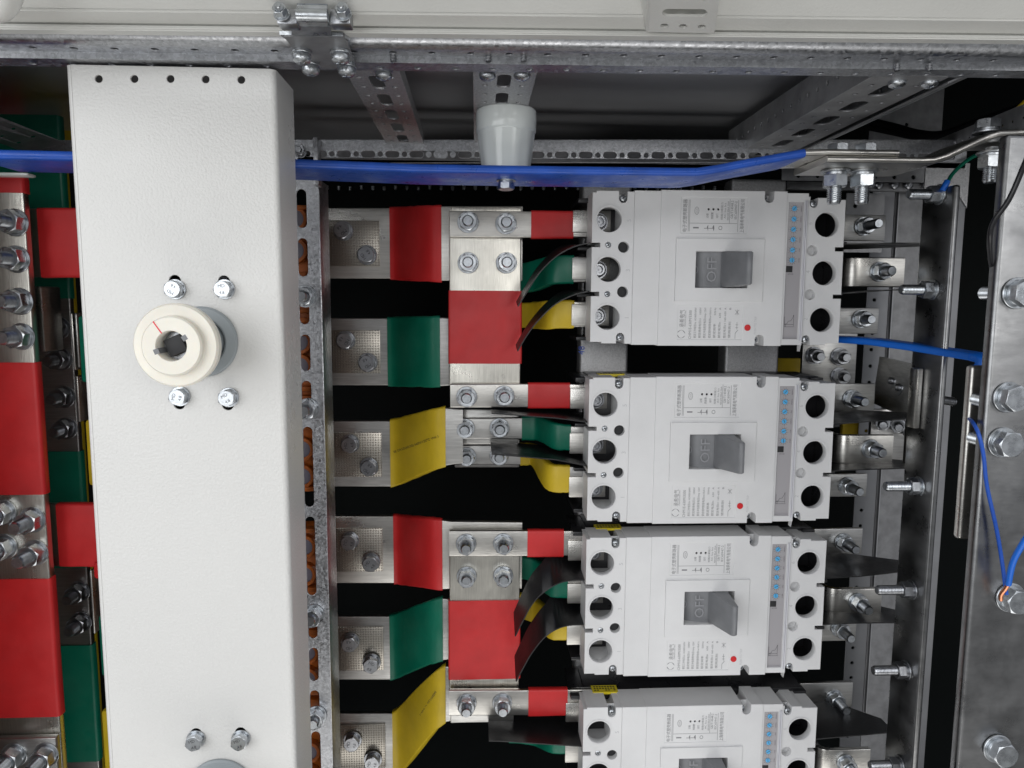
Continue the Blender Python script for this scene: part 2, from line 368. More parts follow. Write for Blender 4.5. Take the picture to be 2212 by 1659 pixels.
# ------------------------------------------------------------------ open white door along the top
def profile_bar(bm, left, right, back=0.004):
    """sheet following a folded profile, given as (px, py, Y) points at both ends"""
    A = [P(*p) for p in left]; B = [P(*p) for p in right]; T = N()
    n = len(A); nrm = []
    axis = (B[0]-A[0]).normalized()
    for i in range(n):
        t = (A[min(i+1, n-1)]-A[max(i-1, 0)]).normalized(); q = axis.cross(t).normalized()
        if q.y < 0 and abs(q.y) > 0.3 or (abs(q.y) <= 0.3 and q.z < 0): q = -q
        nrm.append(q)
    va = [T.verts.new(p) for p in A]; vb = [T.verts.new(p) for p in B]
    wa = [T.verts.new(p+q*back) for p, q in zip(A, nrm)]; wb = [T.verts.new(p+q*back) for p, q in zip(B, nrm)]
    for i in range(n-1):
        T.faces.new((va[i], va[i+1], vb[i+1], vb[i])); T.faces.new((wa[i], wa[i+1], wb[i+1], wb[i]))
        T.faces.new((va[i], va[i+1], wa[i+1], wa[i])); T.faces.new((vb[i], vb[i+1], wb[i+1], wb[i]))
    T.faces.new((va[0], vb[0], wb[0], wa[0])); T.faces.new((va[-1], vb[-1], wb[-1], wa[-1]))
    bmesh.ops.bevel(T, geom=[e for e in T.edges if len(e.link_faces) == 2 and e.calc_length() > 0.3], offset=0.0009, segments=2, affect='EDGES')
    join(bm, T)
X0, X1 = -260, 2480
dl = thing('cabinet_door', 'white painted cabinet door swung open above the galvanised top beam', 'door', P(1106, 60, 0.45))
b = N(); profile_bar(b, [(X0, -160, .385), (X0, 17, .425)], [(X1, -140, .385), (X1, 46, .425)], 0.002)
q0, q1 = P(X0, -160, .385), P(X1, -140, .385); quadslab(b, q0, q1, q1+Vector((0, -.60, .05)), q0+Vector((0, -.60, .05)), .002, Vector((0, 0, 1))); obj('door_skin', b, 'doorpaint', dl)
b = N(); profile_bar(b, [(X0, 19, .424), (X0, 47, .440), (X0, 49, .437), (X0, 60, .437), (X0, 71, .452)], [(X1, 47, .424), (X1, 79, .440), (X1, 81, .437), (X1, 89, .437), (X1, 99, .452)], 0.002); obj('door_edge', b, 'doorpaint', dl)
# welded bracket with holes on the door
br = N()
A = P(1513, 68, .432); Bq = P(1775-0, 71, .432)
def brk(u, v):     # u across 0..1, v from the near (bottom) edge outward
    a = P(1513+u*142, 68+u*3, .432); c = P(1537+u*150, -25, .375); return a.lerp(c, v)
T = N(); 
outer = [(0, 0), (1, 0), (1, 1), (0, 1)]
def warp(co): return brk(co.x, co.z)+Vector((0, 0, 1))*(co.y)
holes = [circ(0.24+0.30*i, 0.17, 0.001, 20) for i in range(3)]
holes = [[(cx+0.062*math.cos(t*math.pi/10), cz+0.052*math.sin(t*math.pi/10)) for t in range(20)] for cx, cz in ((.24, .17), (.52, .165), (.80, .16), (.24, .82), (.52, .81), (.80, .80))]
holes.append(slot(.52, .49, .66, .17))
pl = plate(outer, holes, 0.0, 0.0012, 0.0002, None)
bmesh.ops.subdivide_edges(pl, edges=[e for e in pl.edges if e.calc_length() > .3], cuts=3)
for v in pl.verts: v.co = warp(v.co)
dx = P(1400, 69, .432)-P(1513, 68, .432)
bmesh.ops.translate(pl, vec=dx*1.0, verts=pl.verts)
s0 = P(1400, 68, .432); s1 = brk(0, 1)+dx
quadslab(pl, s0, s1, s1+Vector((-.004, 0, .012)), s0+Vector((-.004, 0, .012)), .0012)
e0 = brk(1, 0)+dx; e1 = brk(1, 1)+dx; quadslab(pl, e0, e1, e1+Vector((0, 0, .014)), e0+Vector((0, 0, .014)), .0012)
obj('stiffener', pl, 'doorpaint', dl, label='perforated stiffener welded across the door')
# corner profile at the far left of the door
b = N(); tube(b, [P(-60, 30, .41), P(-10, 24, .41), P(14, 8, .405), P(30, -40, .39)], .006, 14); box(b, -.36, -.294, .40, .43, .165, .20, .003); obj('corner_fold', b, 'doorpaint', dl)

# ------------------------------------------------------------------ galvanised top beam
def zb(x, zl, zr): return zl+(x+0.33)/(0.75)*(zr-zl)
tb = thing('top_beam', 'galvanised perforated beam running right across under the open door', 'beam', (0.03, .48, .168))
b = N(); pr = []
for i in range(9): a = math.radians(-70+i*20); 
prof = [(.4925, .1900), (.4790, .1890), (.4735, .1860), (.4715, .1825), (.4715, .1790), (.4728, .1750), (.4760, .1728), (.4800, .1722)]
for x0 in (0,):
    T = N(); va = []; vb = []
    for y, z in prof+[(.4800, .1736), (.4770, .1742), (.4740, .176), (.4730, .182), (.4750, .1855), (.4925, .1885)]:
        va.append(T.verts.new((-.40, y, z-.0142-.0009))); vb.append(T.verts.new((.60, y, z-.0142+.0081)))
    k = len(va)
    for i in range(k): T.faces.new((va[i], va[(i+1) % k], vb[(i+1) % k], vb[i]))
    T.faces.new(va); T.faces.new(vb[::-1]); join(b, T)
tilt = lambda co: Vector((co.x, co.y, co.z+(co.x+.30)*.009))
def underside(y0, y1, z, hy, x0, r, hx=.025, w0=-.40, w1=.60):
    """horizontal perforated strip, holes along x"""
    hs = []; x = x0
    while x < w1-.01:
        if x > w0+.01: hs.append(circ(x, hy, r, 14))
        x += hx
    p = plate(rect(w0, w1, y0, y1), hs, 0, .0016, .0002)
    for v in p.verts: v.co = tilt(Vector((v.co.x, v.co.z, z+v.co.y)))
    return p
join(b, underside(.4800, .4938, .1580, .4865, -.0040-.35, .0026))
join(b, underside(.4938, .5090, .1537, .5030, -.0145-.35, .0026))
T = N(); box(T, -.40, .60, .4930, .4942, .1537, .1596)
for v in T.verts: v.co = tilt(v.co)
join(b, T)
obj('beam_section', b, 'galv', tb, sharp=50)
for px in (849, 1055, 1131, 1938, 2008):      # screw ends passing through the step of the beam
    T = N(); q = P(px*1.0, 122 if px < 1500 else 143, .4915); lathe(T, [(.0017, -.001), (.0021, 0), (.0017, .0008), (.0021, .0016), (.0017, .0024), (.0021, .0032), (0, .004)], 14, Matrix.Translation(q-Vector((0, 0, .002)))); obj('screw_end', T, 'zincd', tb)

# hinge
hg = thing('door_hinge', 'zinc plated hinge between the white door and the galvanised beam', 'hinge', P(680, 60, .43))
for x0, x1, cx in ((597, 641, 608), (711, 757, 742)):
    b = N(); bpx(b, x0, 18, x1, 52, .418, .010, .001); o = obj('hinge_block', b, 'zincd', hg)
    fix(hg, 'stud', .0045, P(cx+1, 32, .417), (-.08, -1, .42), .002)
b = N()
ribbon(b, [(P(642, 27, .415), .001), (P(708, 28, .415), .001)], .009, Vector((0, 1, 0)), .001)
q0, q1 = P(641, 24, .414), P(708, 25, .414)
T = N(); lathe(T, [(0, 0), (.0034, 0), (.0034, (q1-q0).length), (0, (q1-q0).length)], 20, Matrix.Translation(q0-Vector((0, 0, .002))) @ Vector((1, 0, 0)).to_track_quat('Z', 'Y').to_matrix().to_4x4()); join(b, T)
def zq(*pts): return [P(*p) for p in pts]
quadslab(b, *zq((641, 36, .416), (708, 36, .416), (708, 56, .424), (641, 56, .424)), .002)
quadslab(b, *zq((630, 56, .424), (716, 57, .424), (715, 77, .436), (630, 76, .436)), .002)
quadslab(b, *zq((604, 75, .437), (741, 78, .437), (755, 88, .450), (618, 86, .450)), .002)
obj('hinge_leaf', b, 'zinc', hg)
b = N(); quadslab(b, *zq((613, 79, .4375), (744, 80, .4375), (764, 132, .484), (655, 134, .484)), .0022, Vector((0, 0, 1))); quadslab(b, *zq((650, 128, .484), (764, 128, .484), (772, 148, .505), (676, 148, .505)), .0022, Vector((0, 0, 1)))
obj('hinge_plate', b, 'galvd', hg)
for px, py, Y in ((652, 115, .462), (735, 115, .462), (671, 141, .489), (749, 144, .489)):
    fix(hg, 'pan', .0060, P(px, py, Y), (0, -.12, -1), 0, rot=px)
    T = N(); lathe(T, [(.0048, 0), (.0055, .0005), (.0055, .004), (.0048, .0045), (0, .0045)], 24, Matrix.Translation(P(px, py, Y)-Vector((0, 0, .001)))); obj('spacer', T, 'zinc', hg)

# ------------------------------------------------------------------ perforated struts under the ceiling
def strut_channel(name, label, x0, x1, ya, yb, z, group, y0=.5457, flange=.012, slots=True, side=0):
    t = thing(name, label, 'strut', ((x0+x1)/2, ya, z), group)
    cx = (x0+x1)/2; w = x1-x0; hs = []; y = y0
    while y < yb-.018: hs.append(slot(cx, y, .0105 if side == 0 else .014, .032)); y += .0447
    y = y0-.012
    while y < yb-.006:
        for s in (-.31, .31): hs.append(circ(cx+s*w, y, .0024, 12))
        y += .02235
    p = plate(rect(x0, x1, ya, yb, .003), hs, 0, .0016, .0003)
    for v in p.verts: v.co = Vector((v.co.x, v.co.z, z+v.co.y))
    for xx_ in (x0, x1):
        hs = []; y = ya+.02
        while y < yb-.01: hs.append(circ(y, z+.5*flange, .0022, 12)); y += .0125 if side == 0 else .0165
        f = plate(rect(ya+.006, yb, z+.0008, z+flange), hs if side else [], 0, .0014, .0002)
        for v in f.verts: v.co = Vector((xx_+v.co.y*(1 if xx_ == x0 else -1), v.co.x, v.co.z))
        join(p, f)
    obj('channel', p, 'galvd' if side else 'galvm', t)
    return t
t = strut_channel('ceiling_strut', 'narrow perforated strut under the ceiling beside the white post, bolted near the hinge', -.0905, -.0535, .5065, .748, .1585, 'perforated struts under the ceiling')
fix(t, 'pan', .0062, P(829, 152, .518), (0, -.1, -1)); 
t = strut_channel('ceiling_strut', 'perforated strut under the ceiling with the grey insulator hanging in front of it', -.0025, .0420, .5065, .748, .1612, 'perforated struts under the ceiling')
for px in (1053, 1128): fix(t, 'pan', .0062, P(px, 153, .518), (0, -.1, -1), rot=px)
t = strut_channel('ceiling_strut', 'wide perforated channel under the ceiling at the upper right, held by two domed screws', .2760, .3300, .5065, .80, .1590, 'perforated struts under the ceiling', flange=.030, side=1, y0=.541)
for px in (1938, 2008): fix(t, 'pan', .0066, P(px, 168, .520), (0, -.1, -1), rot=px)
t = thing('ceiling_angle', 'dark steel angle running into the cabinet beside the wide perforated channel', 'angle', (.36, .52, .17))
hs = [(y, .0) for y in ()]
f = plate(rect(.512, .80, 0, .034), [circ(.53+.0165*i, .018, .0023, 12) for i in range(16)], 0, .0014, .0002)
for v in f.verts: v.co = Vector((.3325+v.co.z*.95, v.co.x, .1560+v.co.z*.42+v.co.y))
obj('perforated_face', f, 'galvd', t)
b = N(); box(b, .3655, .368, .512, .80, .1702, .199, .0005); obj('upright_face', b, 'steel', t)

# ------------------------------------------------------------------ slotted rail across the back
def slotted_rail(name, label, pl, pr, ytop, ybot, Y, sl, hl, m, cat='rail'):
    a = P(pl, ytop, Y); c = P(pr, ytop, Y); d = P((pl+pr)/2, ybot, Y)
    zt = a.z; zbm = zt-(P(pl, ytop, Y).z-P(pl, ybot, Y).z); z2 = c.z
    t = thing(name, label, cat, ((a.x+c.x)/2, Y, zbm))
    hs = [slot(P(x, y, Y).x, P(x, y, Y).z, w, h) for x, y, w, h in sl]+[circ(P(x, y, Y).x, P(x, y, Y).z, r, 16) for x, y, r in hl]
    p = plate([(a.x, zt-(zt-zbm)), (c.x, z2-(zt-zbm)), (c.x, z2), (a.x, zt)], hs, Y, .0018, .0003)
    T = N(); quadslab(T, Vector((a.x, Y+.001, zt)), Vector((c.x, Y+.001, z2)), Vector((c.x, Y+.022, z2+.002)), Vector((a.x, Y+.022, zt+.002)), .0016, Vector((0, 0, 1))); join(p, T)
    return t, p
sl = []; hl = []
for i in range(-2, 29):
    x = 743+52.25*i; y = 332.5+0.0045*(x-743)
    sl.append((x, y, .0145, .0070)); hl.append((x+26.2, y, .0029))
t, p = slotted_rail('slotted_rail', 'galvanised rail with a row of oblong slots behind the long blue bar', 630, 2090, 305, 352, .745, [s for s in sl if 650 < s[0] < 2075], [h for h in hl if 650 < h[0] < 2075], 'galv')
obj('rail_face', p, 'galv', t)
b = N(); q = P(684, 300, .735); box(b, q.x-.0022, q.x+.0022, .728, .744, q.z-.045, q.z, .0004); obj('end_tab', b, 'galv', t)
fix(t, 'stud', .0065, P(649, 327, .744), length=.002, m='zincd')
# dark back of the slots and the rail behind it with screws
b = N(); q0, q1 = P(690, 318, .80), P(2085, 360, .80); box(b, q0.x, q1.x, .80, .802, q1.z-.002, q0.z+.006); o = obj('rear_rail', b, 'galvd'); tag(o, 'plain dark rail seen through the slots of the galvanised slotted rail', 'rail')
rs = thing('screw_rail', 'dark rail deep inside with a line of small screw tips just under the blue bar', 'rail', P(970, 400, 1.0))
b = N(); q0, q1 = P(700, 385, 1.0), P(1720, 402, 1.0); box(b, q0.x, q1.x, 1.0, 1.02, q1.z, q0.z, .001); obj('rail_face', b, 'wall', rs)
for i in range(40):
    x = 707+24.6*i
    T = N(); lathe(T, [(.0022, 0), (.0026, .001), (.0022, .002), (.0026, .003), (.002, .005), (0, .006)], 10, Matrix.Translation(P(x, 402+(i % 3)-1, .997)) @ Matrix.Rotation(math.pi, 4, 'X')); obj('screw_tip', T, 'zinc', rs)

# ------------------------------------------------------------------ white post
PYF = .500; px0, px1 = -.2672, -.1325; pzt, pzb = .1525, -.56
wp = thing('white_post', 'tall white textured panel post standing in front on the left', 'panel', ((px0+px1)/2, PYF, pzb))
def onp(px, py, Y=PYF): q = P(px, py, Y); return q.x, q.z
holes = [circ(*onp(x, y), .0028, 24) for x, y in ((213, 170), (290, 170), (368, 170), (444, 171), (521, 172))]
for x, y in ((378, 613), (484, 614), (387, 866), (492, 868), (424, 1590), (520, 1588)):
    cx, cz = onp(x, y); holes.append(slot(cx, cz, .0085, .0124))
for x, y in ((438, 738), (478, 1704)):
    cx, cz = onp(x, y); holes.append(circ(cx, cz, .019, 32))
r = .0035
p = plate(rect(px0+r, px1-r, pzb, pzt), holes, PYF, .0018, .0003)
T = N(); box(T, px0+r, px1-r, PYF+.0004, PYF+.0016, pzt-.0003, pzt+.0002); join(p, T)
for s, xc in ((-1, px0+r), (1, px1-r)):
    pts = [(xc, PYF-.0003)]+[(xc+s*r*math.sin(math.radians(a)), PYF-.0003+r-r*math.cos(math.radians(a))) for a in range(15, 91, 15)]+[(xc+s*r, PYF+.020), (xc+s*r, PYF+.046)]
    T = N(); top = []; bot = []
    for x, y in pts: top.append(T.verts.new((x, y, pzt-.0001))); bot.append(T.verts.new((x, y, pzb)))
    inn = [(x-s*.0016, y+.0004) for x, y in pts[2:]][::-1]+[(xc, PYF+.0014)]
    for x, y in inn: top.append(T.verts.new((x, y, pzt-.0001))); bot.append(T.verts.new((x, y, pzb)))
    k = len(top)
    for i in range(k): T.faces.new((top[i], top[(i+1) % k], bot[(i+1) % k], bot[i]))
    T.faces.new(top); T.faces.new(bot[::-1]); join(p, T)
obj('panel_sheet', p, 'paint', wp, sharp=60)
b = N(); box(b, px0+.004, px1-.004, .540, .542, pzb, pzt-.01); obj('rear_flange', b, 'steel', wp)
for x, y, rr in ((380, 625, 2.6), (486, 625, .05), (390, 856, 1.3), (495, 858, .5), (424, 1596, .3), (521, 1595, .4)):
    fix(wp, 'head', .0068, P(x, y, PYF-.0004), rot=rr, marks=True)

def coupling(px, py, lab, disc_only=False):
    cx, cz = onp(px, py); t = thing('shaft_coupling', lab, 'rotary coupling', (cx, PYF, cz), 'shaft couplings on the white post')
    def ax(Y): return Matrix.Translation((cx, Y, cz)) @ Vector((0, -1, 0)).to_track_quat('Z', 'Y').to_matrix().to_4x4()
    b = N(); lathe(b, [(.0155, -.004), (.0155, .0015), (.017, .0030), (.0228, .0026), (.0240, .0015), (.0240, 0), (.0195, -.003)], 64, ax(PYF-.0006)); obj('collar', b, 'greydisc', t)
    b = N(); lathe(b, [(.0112, -.04), (.0146, -.04), (.0146, .034), (.0112, .034), (.0112, -.04)], 48, ax(PYF)); obj('sleeve_tube', b, 'greydisc', t)
    b = N()
    lathe(b, [(.0100, -.0), (.0185, -.0), (.0240, .002), (.0262, .0050), (.0262, .0095), (.0250, .0112), (.0190, .0116), (.0184, .0122), (.0184, .0160), (.0174, .0172), (.0096, .0172), (.0092, .0165), (.0092, .0), (.0100, 0)], 72, ax(PYF-.034)); obj('hub', b, 'cream', t)
    T = N()
    for a in (3.5, 0.55): 
        k = N(); box(k, .0080, .0112, -.0016, .0016, .0, .01725); bmesh.ops.rotate(k, verts=k.verts, cent=(0, 0, 0), matrix=Matrix.Rotation(a, 3, 'Z')); join(T, k)
    me_ = N(); join(me_, T, ax(PYF-.0340)); obj('key', me_, 'toggle', t)
    T = N(); lathe(T, [(.0091, -.02), (.0091, .0050), (0, .0050)], 32); S = N(); join(S, T, ax(PYF-.034)); obj('shaft_end', S, 'zincd', t)
    T = N(); box(T, -.0056, .0056, -.0056, .0056, -.05, .0115, .0005); bmesh.ops.rotate(T, verts=T.verts, cent=(0, 0, 0), matrix=Matrix.Rotation(.42, 3, 'Z'))
    S = N(); join(S, T, ax(PYF-.034)); obj('square_shaft', S, 'ink', t)
    T = N(); box(T, .0094, .0180, -.00035, .00035, .0165, .0174)
    bmesh.ops.rotate(T, verts=T.verts, cent=(0, 0, 0), matrix=Matrix.Rotation(math.radians(-236), 3, 'Z')); S = N(); join(S, T, ax(PYF-.034)); obj('red_mark', S, 'redink', t)
    return t
coupling(438, 738, 'cream nylon rotary coupling with a red tick, in the middle of the white post')
coupling(478, 1704, 'grey shaft coupling on the white post, cut by the bottom edge')

# ------------------------------------------------------------------ blue neutral bar, insulator, link bar
nb = thing('neutral_busbar', 'long blue sleeved busbar crossing the cabinet under the slotted rail', 'busbar', P(1093, 374, .6))
def nst(px, ymid, Yf, wid): q = P(px, ymid, Yf); return (Vector((q.x, q.y+wid/2, q.z)), wid)
b = N(); ribbon(b, [nst(-60, 331, .525, .055), nst(300, 339, .540, .058), nst(640, 352, .562, .060), nst(900, 362, .582, .064), nst(1150, 366, .590, .066), nst(1400, 369, .590, .066), nst(1470, 370, .590, .066), nst(1510, 370, .590, .066), nst(1550, 364, .590, .066), nst(1600, 354, .590, .064), nst(1741, 329, .590, .062)], .0068, Vector((0, 1, 0)), .0033)
obj('blue_sleeve', b, 'blue', nb, sharp=60)
b = N(); ribbon(b, [nst(1700, 335, .5912, .060), nst(1741, 329, .5912, .060), nst(1790, 327.5, .5912, .060), nst(1943, 330, .5912, .060)], .0054, Vector((0, 1, 0)), .0025); obj('bare_end', b, 'tinh', nb, sharp=60)
fix(nb, 'head', .0082, Vector((P(1093, 392, .622).x, .620, .1035)), (0, -.05, -1), rot=.2)
lk = thing('link_busbar', 'bare bent busbar joining the blue bar to the plated bar at the right edge', 'busbar', P(1950, 345, .6))
b = N(); ribbon(b, [nst(1788, 343, .590, .064), nst(1900, 344.5, .590, .064), nst(1990, 346, .590, .064), nst(2020, 345, .589, .064), nst(2045, 338, .587, .064), nst(2120, 303, .580, .064), nst(2140, 294, .577, .06), nst(2160, 287, .572, .06), nst(2260, 283, .565, .06)], .0056, Vector((0, 1, 0)), .0026); obj('bar', b, 'tinh', lk, sharp=60)
for px, hx in ((1801, 1806), (1861, 1865)):
    base = P(px, 349, .590); ub = Vector((P(px, 363, .625).x, .622, base.z-.0012))
    fix(lk, 'stud', .0120, ub, (0, -.02, -1), .0135, rot=px)
    fix(lk, 'head', .0105, Vector((ub.x+.001, .622, P(hx, 322, .590).z+.0003)), (0, 0, 1), rot=1.1)
ub = P(2146, 327, .598); fix(lk, 'stud', .0115, Vector((ub.x, .600, ub.z)), (0, -.02, -1), .012, rot=.3)
fix(lk, 'head', .011, Vector((P(2142, 279, .585).x, .590, P(2142, 282, .580).z)), (0, 0, 1), rot=.1)
ins = thing('post_insulator', 'glossy grey faceted insulator standing on the blue bar in front of the middle strut', 'insulator', P(1093, 357, .62))
c0 = P(1093, 374, .628); z0 = .1104
b = N(); rp = []
segs = 48
def ir(a, f): return f*(1-.035*abs(math.sin(a*5)))
T = N(); rings = []
for r_, h_, fa in ((.0185, 0, 1), (.0205, .001, 1), (.0225, .016, 1), (.0240, .028, 1), (.0244, .0325, .2), (.0250, .0335, 0), (.0254, .0345, 0), (.0256, .044, 0), (.0253, .0500, 0), (.0244, .0513, 0), (.012, .0515, 0), (0, .0515, 0)):
    if r_ == 0: rings.append([T.verts.new((c0.x, .628, z0+h_))]); continue
    rings.append([T.verts.new((c0.x+r_*(1-fa*.045*(1-abs(math.cos(5*2*math.pi*i/segs))))*math.cos(2*math.pi*i/segs), .628+r_*(1-fa*.045*(1-abs(math.cos(5*2*math.pi*i/segs))))*math.sin(2*math.pi*i/segs), z0+h_)) for i in range(segs)])
for a, c in zip(rings, rings[1:]):
    for i in range(segs):
        if len(c) == 1: T.faces.new((a[i], a[(i+1) % segs], c[0]))
        else: T.faces.new((a[i], a[(i+1) % segs], c[(i+1) % segs], c[i]))
T.faces.new(rings[0][::-1]); obj('insulator_body', T, 'insul', ins, sharp=25)

# ------------------------------------------------------------------ left copper work
def hst(px, yt, yb, Y): a = P(px, yt, Y); c = P(px, yb, Y); return ((a+c)/2, (a-c).length)
def vst(xl, xr, py, Y): a = P(xl, py, Y); c = P(xr, py, Y); return ((a+c)/2, (c-a).length)
def grow(sts, d): return [(c, w+d) for c, w in sts]
def hbar(t, name, sts, m, th=.0075, r=.0015, gr=0): b = N(); ribbon(b, grow(sts, gr), th, Vector((0, 0, 1)), r); return obj(name, b, m, t, sharp=50)
def vbar(t, name, sts, m, th=.0075, r=.0015, gr=0): b = N(); ribbon(b, grow(sts, gr), th, Vector((1, 0, 0)), r); return obj(name, b, m, t, sharp=50)

G1 = 'flat feeder bars between the slotted upright and the risers'
feeders = [
 # colour, plate (x0,x1,y0,y1), sleeve left x, sleeve right (x,y0,y1), far end x, embossed tab, bolts, marks
 ('red', (710, 845, 450, 602), 843, (954, 446, 607), 1128, (446, 607), (700, 819, 476, 575), ((742, 499), (793, 551)), 'red sleeved feeder bar, highest of the six beside the slotted upright'),
 ('green', (711, 840, 687, 832), 838, (951, 685, 834), 1000, (687, 832), (705, 821, 713, 806), ((747, 735), (795, 783)), 'green sleeved feeder bar between the highest red one and the yellow one with printing'),
 ('yellow', (713, 846, 908, 1050), 844, (963, 880, 1005), 1000, (882, 1000), (708, 824, 935, 1030), ((757, 958), (798, 1008)), 'yellow sleeved feeder bar with black printing, below the highest green feeder'),
 ('red', (725, 851, 1113, 1258), 851, (956, 1122, 1271), 1127, (1126, 1270), (714, 826, 1142, 1235), ((756, 1167), (802, 1213)), 'red sleeved feeder bar in the lower group, just under the dark gap'),
 ('green', (718, 845, 1329, 1466), 843, (957, 1290, 1424), 1000, (1294, 1420), (714, 828, 1356, 1449), ((757, 1385), (803, 1430)), 'green sleeved feeder bar in the lower group, slanting upward to the riser'),
 ('yellow', (727, 851, 1538, 1682), 849, (963, 1436, 1557), 1000, (1440, 1552), (716, 832, 1566, 1660), ((762, 1598), (806, 1640)), 'yellow sleeved feeder bar at the bottom, slanting steeply upward to the riser'),
]
for colr, pb, sxl, sr, xe, ye, tabr, bl, lab in feeders:
    t = thing('feeder_bar', lab, 'busbar', P(840, (pb[2]+pb[3])/2, .88), G1)
    YL, YR = .885, .8225
    def yat(x, side):
        if x <= sxl: return pb[2+side]
        f = min(1, (x-sxl)/(sr[0]-sxl)); f = f*f*(3-2*f)*.35+f*.65
        return pb[2+side]+(sr[1+side]-pb[2+side])*f if x <= sr[0] else sr[1+side]+(ye[side]-sr[1+side])*min(1, (x-sr[0])/30)
    def Yat(x):
        f = max(0, min(1, (x-sxl-6)/(sr[0]-sxl-12))); f = f*f*(3-2*f); return YL+(YR-YL)*f
    xs = [pb[0], sxl-2]+[sxl+(sr[0]-sxl)*k/10 for k in range(11)]+[sr[0]+8, sr[0]+20, xe]
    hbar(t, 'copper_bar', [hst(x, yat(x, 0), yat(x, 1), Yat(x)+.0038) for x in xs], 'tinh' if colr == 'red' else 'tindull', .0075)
    xs = [sxl+(sr[0]-sxl)*k/14 for k in range(15)]
    sts = []
    for k, x in enumerate(xs):
        c, w = hst(x, yat(x, 0), yat(x, 1), Yat(x)+.0038); sts.append((c+Vector((0, 0, random.uniform(-.0003, .0003))), w+.0030+random.uniform(-.0004, .0006)))
    slv = hbar(t, 'sleeve', sts, colr, .0100, .0028)
    b = N(); bpx(b, tabr[0]-15, tabr[2], tabr[1], tabr[3], YL-.0026, .0026, .0005); tab = obj('embossed_tab', b, 'dots', t)
    for i, (x, y) in enumerate(bl): fix(t, 'head', .0118, P(x, y, YL-.005), m='zincd', rot=random.uniform(0, 6), marks=True)
    if colr == 'yellow':
        b = N()
        if pb[2] < 1000: pr_ = [(853, 976, 'BE'), (893, 965, 'DRSØ(60/30)'), (933, 952, '')]; a0, a1, s, sz = (851, 977), (947, 943), 'BE DRSØ(60/30) 660V/125℃ VW-1', .0042
        else: a0, a1, s, sz = (942, 1494), (908, 1545), '660V/125℃ VW-1', .0042
        q0 = P(*a0, Yat(a0[0])-.0068); q1 = P(*a1, Yat(a1[0])-.0068)
        ex = (q1-q0).normalized(); ez = Vector((0, -1, 0)); ey = ez.cross(ex)
        if ey.z < 0 and pb[2] < 1000: ey = -ey
        text(b, s, sz, (q0+q1)/2, ex, ey, .0, wid=(q1-q0).length); obj('printed_text', b, 'ink', slv)

# risers
def riser(lab, xl, xr, y0, y1, s0, s1, nuts, Y=.812):
    t = thing('riser_bar', lab, 'busbar', P((xl+xr)/2, y1, Y), 'wide vertical risers clamped to the link bars')
    vbar(t, 'copper_bar', [vst(xl, xr, y0, Y+.004), vst(xl, xr, (y0+y1)/2, Y+.004), vst(xl-0.5, xr-1.5, y1, Y+.004)], 'tin', .0075, .0012)
    ys = [s0+(s1-s0)*k/8 for k in range(9)]
    b = N(); ribbon(b, [(c, w+.0024+random.uniform(-.0002, .0002)) for c, w in [vst(xl, xr-.4, y, Y+.004) for y in ys]], .0098, Vector((1, 0, 0)), .0022); obj('sleeve', b, 'red', t, sharp=50)
    for x, y in nuts: fix(t, 'stud', .0118, P(x, y, Y), length=.003, rot=random.uniform(0, 3))
    return t
riser('upper wide vertical riser bar with a red sleeve, joined to the two upper breakers', 971, 1125, 455, 832, 628, 785, ((1011, 568), (1094, 568)))
riser('lower wide vertical riser bar with a red sleeve, joined to the two lower breakers', 971, 1122, 1146, 1500, 1294, 1463, ((1008, 1244), (1087, 1243)))

# link bars into the breakers
def link(lab, colr, pts, s0, s1, nuts, m='tinh', bolts_len=.0035, th=.0065, jog=None):
    """pts: (px, ytop, ybottom, Y)"""
    pts2 = smooth(pts, 5) if len(pts) > 3 else pts
    t = thing('link_bar', lab, 'busbar', P(pts[-1][0], pts[-1][2], pts[-1][3]), 'link bars feeding the circuit breakers')
    hbar(t, 'copper_bar', [hst(p[0], p[1], p[2], p[3]+.0035) for p in pts2], m, th, .0014)
    def at(x):
        for a, c in zip(pts2, pts2[1:]):
            if a[0] <= x <= c[0]: f = (x-a[0])/(c[0]-a[0]); return [a[i]+(c[i]-a[i])*f for i in range(4)]
        return list(pts2[-1]) if x > pts2[-1][0] else list(pts2[0])
    k = 16; sts = []
    for i in range(k+1):
        x = s0+(s1-s0)*i/k; q = at(x); c, w = hst(x, q[1], q[2], q[3]+.0035)
        sts.append((c, w+.0022+(random.uniform(-.0003, .0010) if colr != 'red' else random.uniform(-.0001, .0002))))
    hbar(t, 'sleeve', sts, colr, .0092, .0026)
    for x, y in nuts: fix(t, 'stud', .0118, P(x, y, at(x)[3]), length=bolts_len, rot=random.uniform(0, 3))
    return t
YB = .802
link('red sleeved link bar feeding the topmost breaker', 'red', [(972, 456, 513, YB), (1150, 457, 514, YB), (1310, 460, 514, YB)], 1147, 1238, ((1011, 480), (1093, 483)))
link('green sleeved link bar feeding the middle pole of the topmost breaker', 'green', [(1085, 572, 633, .845), (1135, 570, 630, .842), (1165, 562, 625, .828), (1190, 556, 614, .806), (1215, 554, 611, YB), (1245, 554, 611, YB), (1310, 556, 610, YB)], 1090, 1238, ())
link('yellow sleeved link bar feeding the lowest pole of the topmost breaker', 'yellow', [(1085, 658, 708, .850), (1135, 656, 706, .845), (1160, 654, 708, .835), (1185, 652, 709, .806), (1210, 650, 707, YB), (1245, 651, 707, YB), (1310, 652, 706, YB)], 1090, 1239, ())
link('red sleeved link bar feeding the second breaker from the top', 'red', [(973, 829, 880, YB), (1150, 828, 880, YB), (1310, 829, 879, YB)], 1140, 1230, ((1008, 857), (1089, 855)))
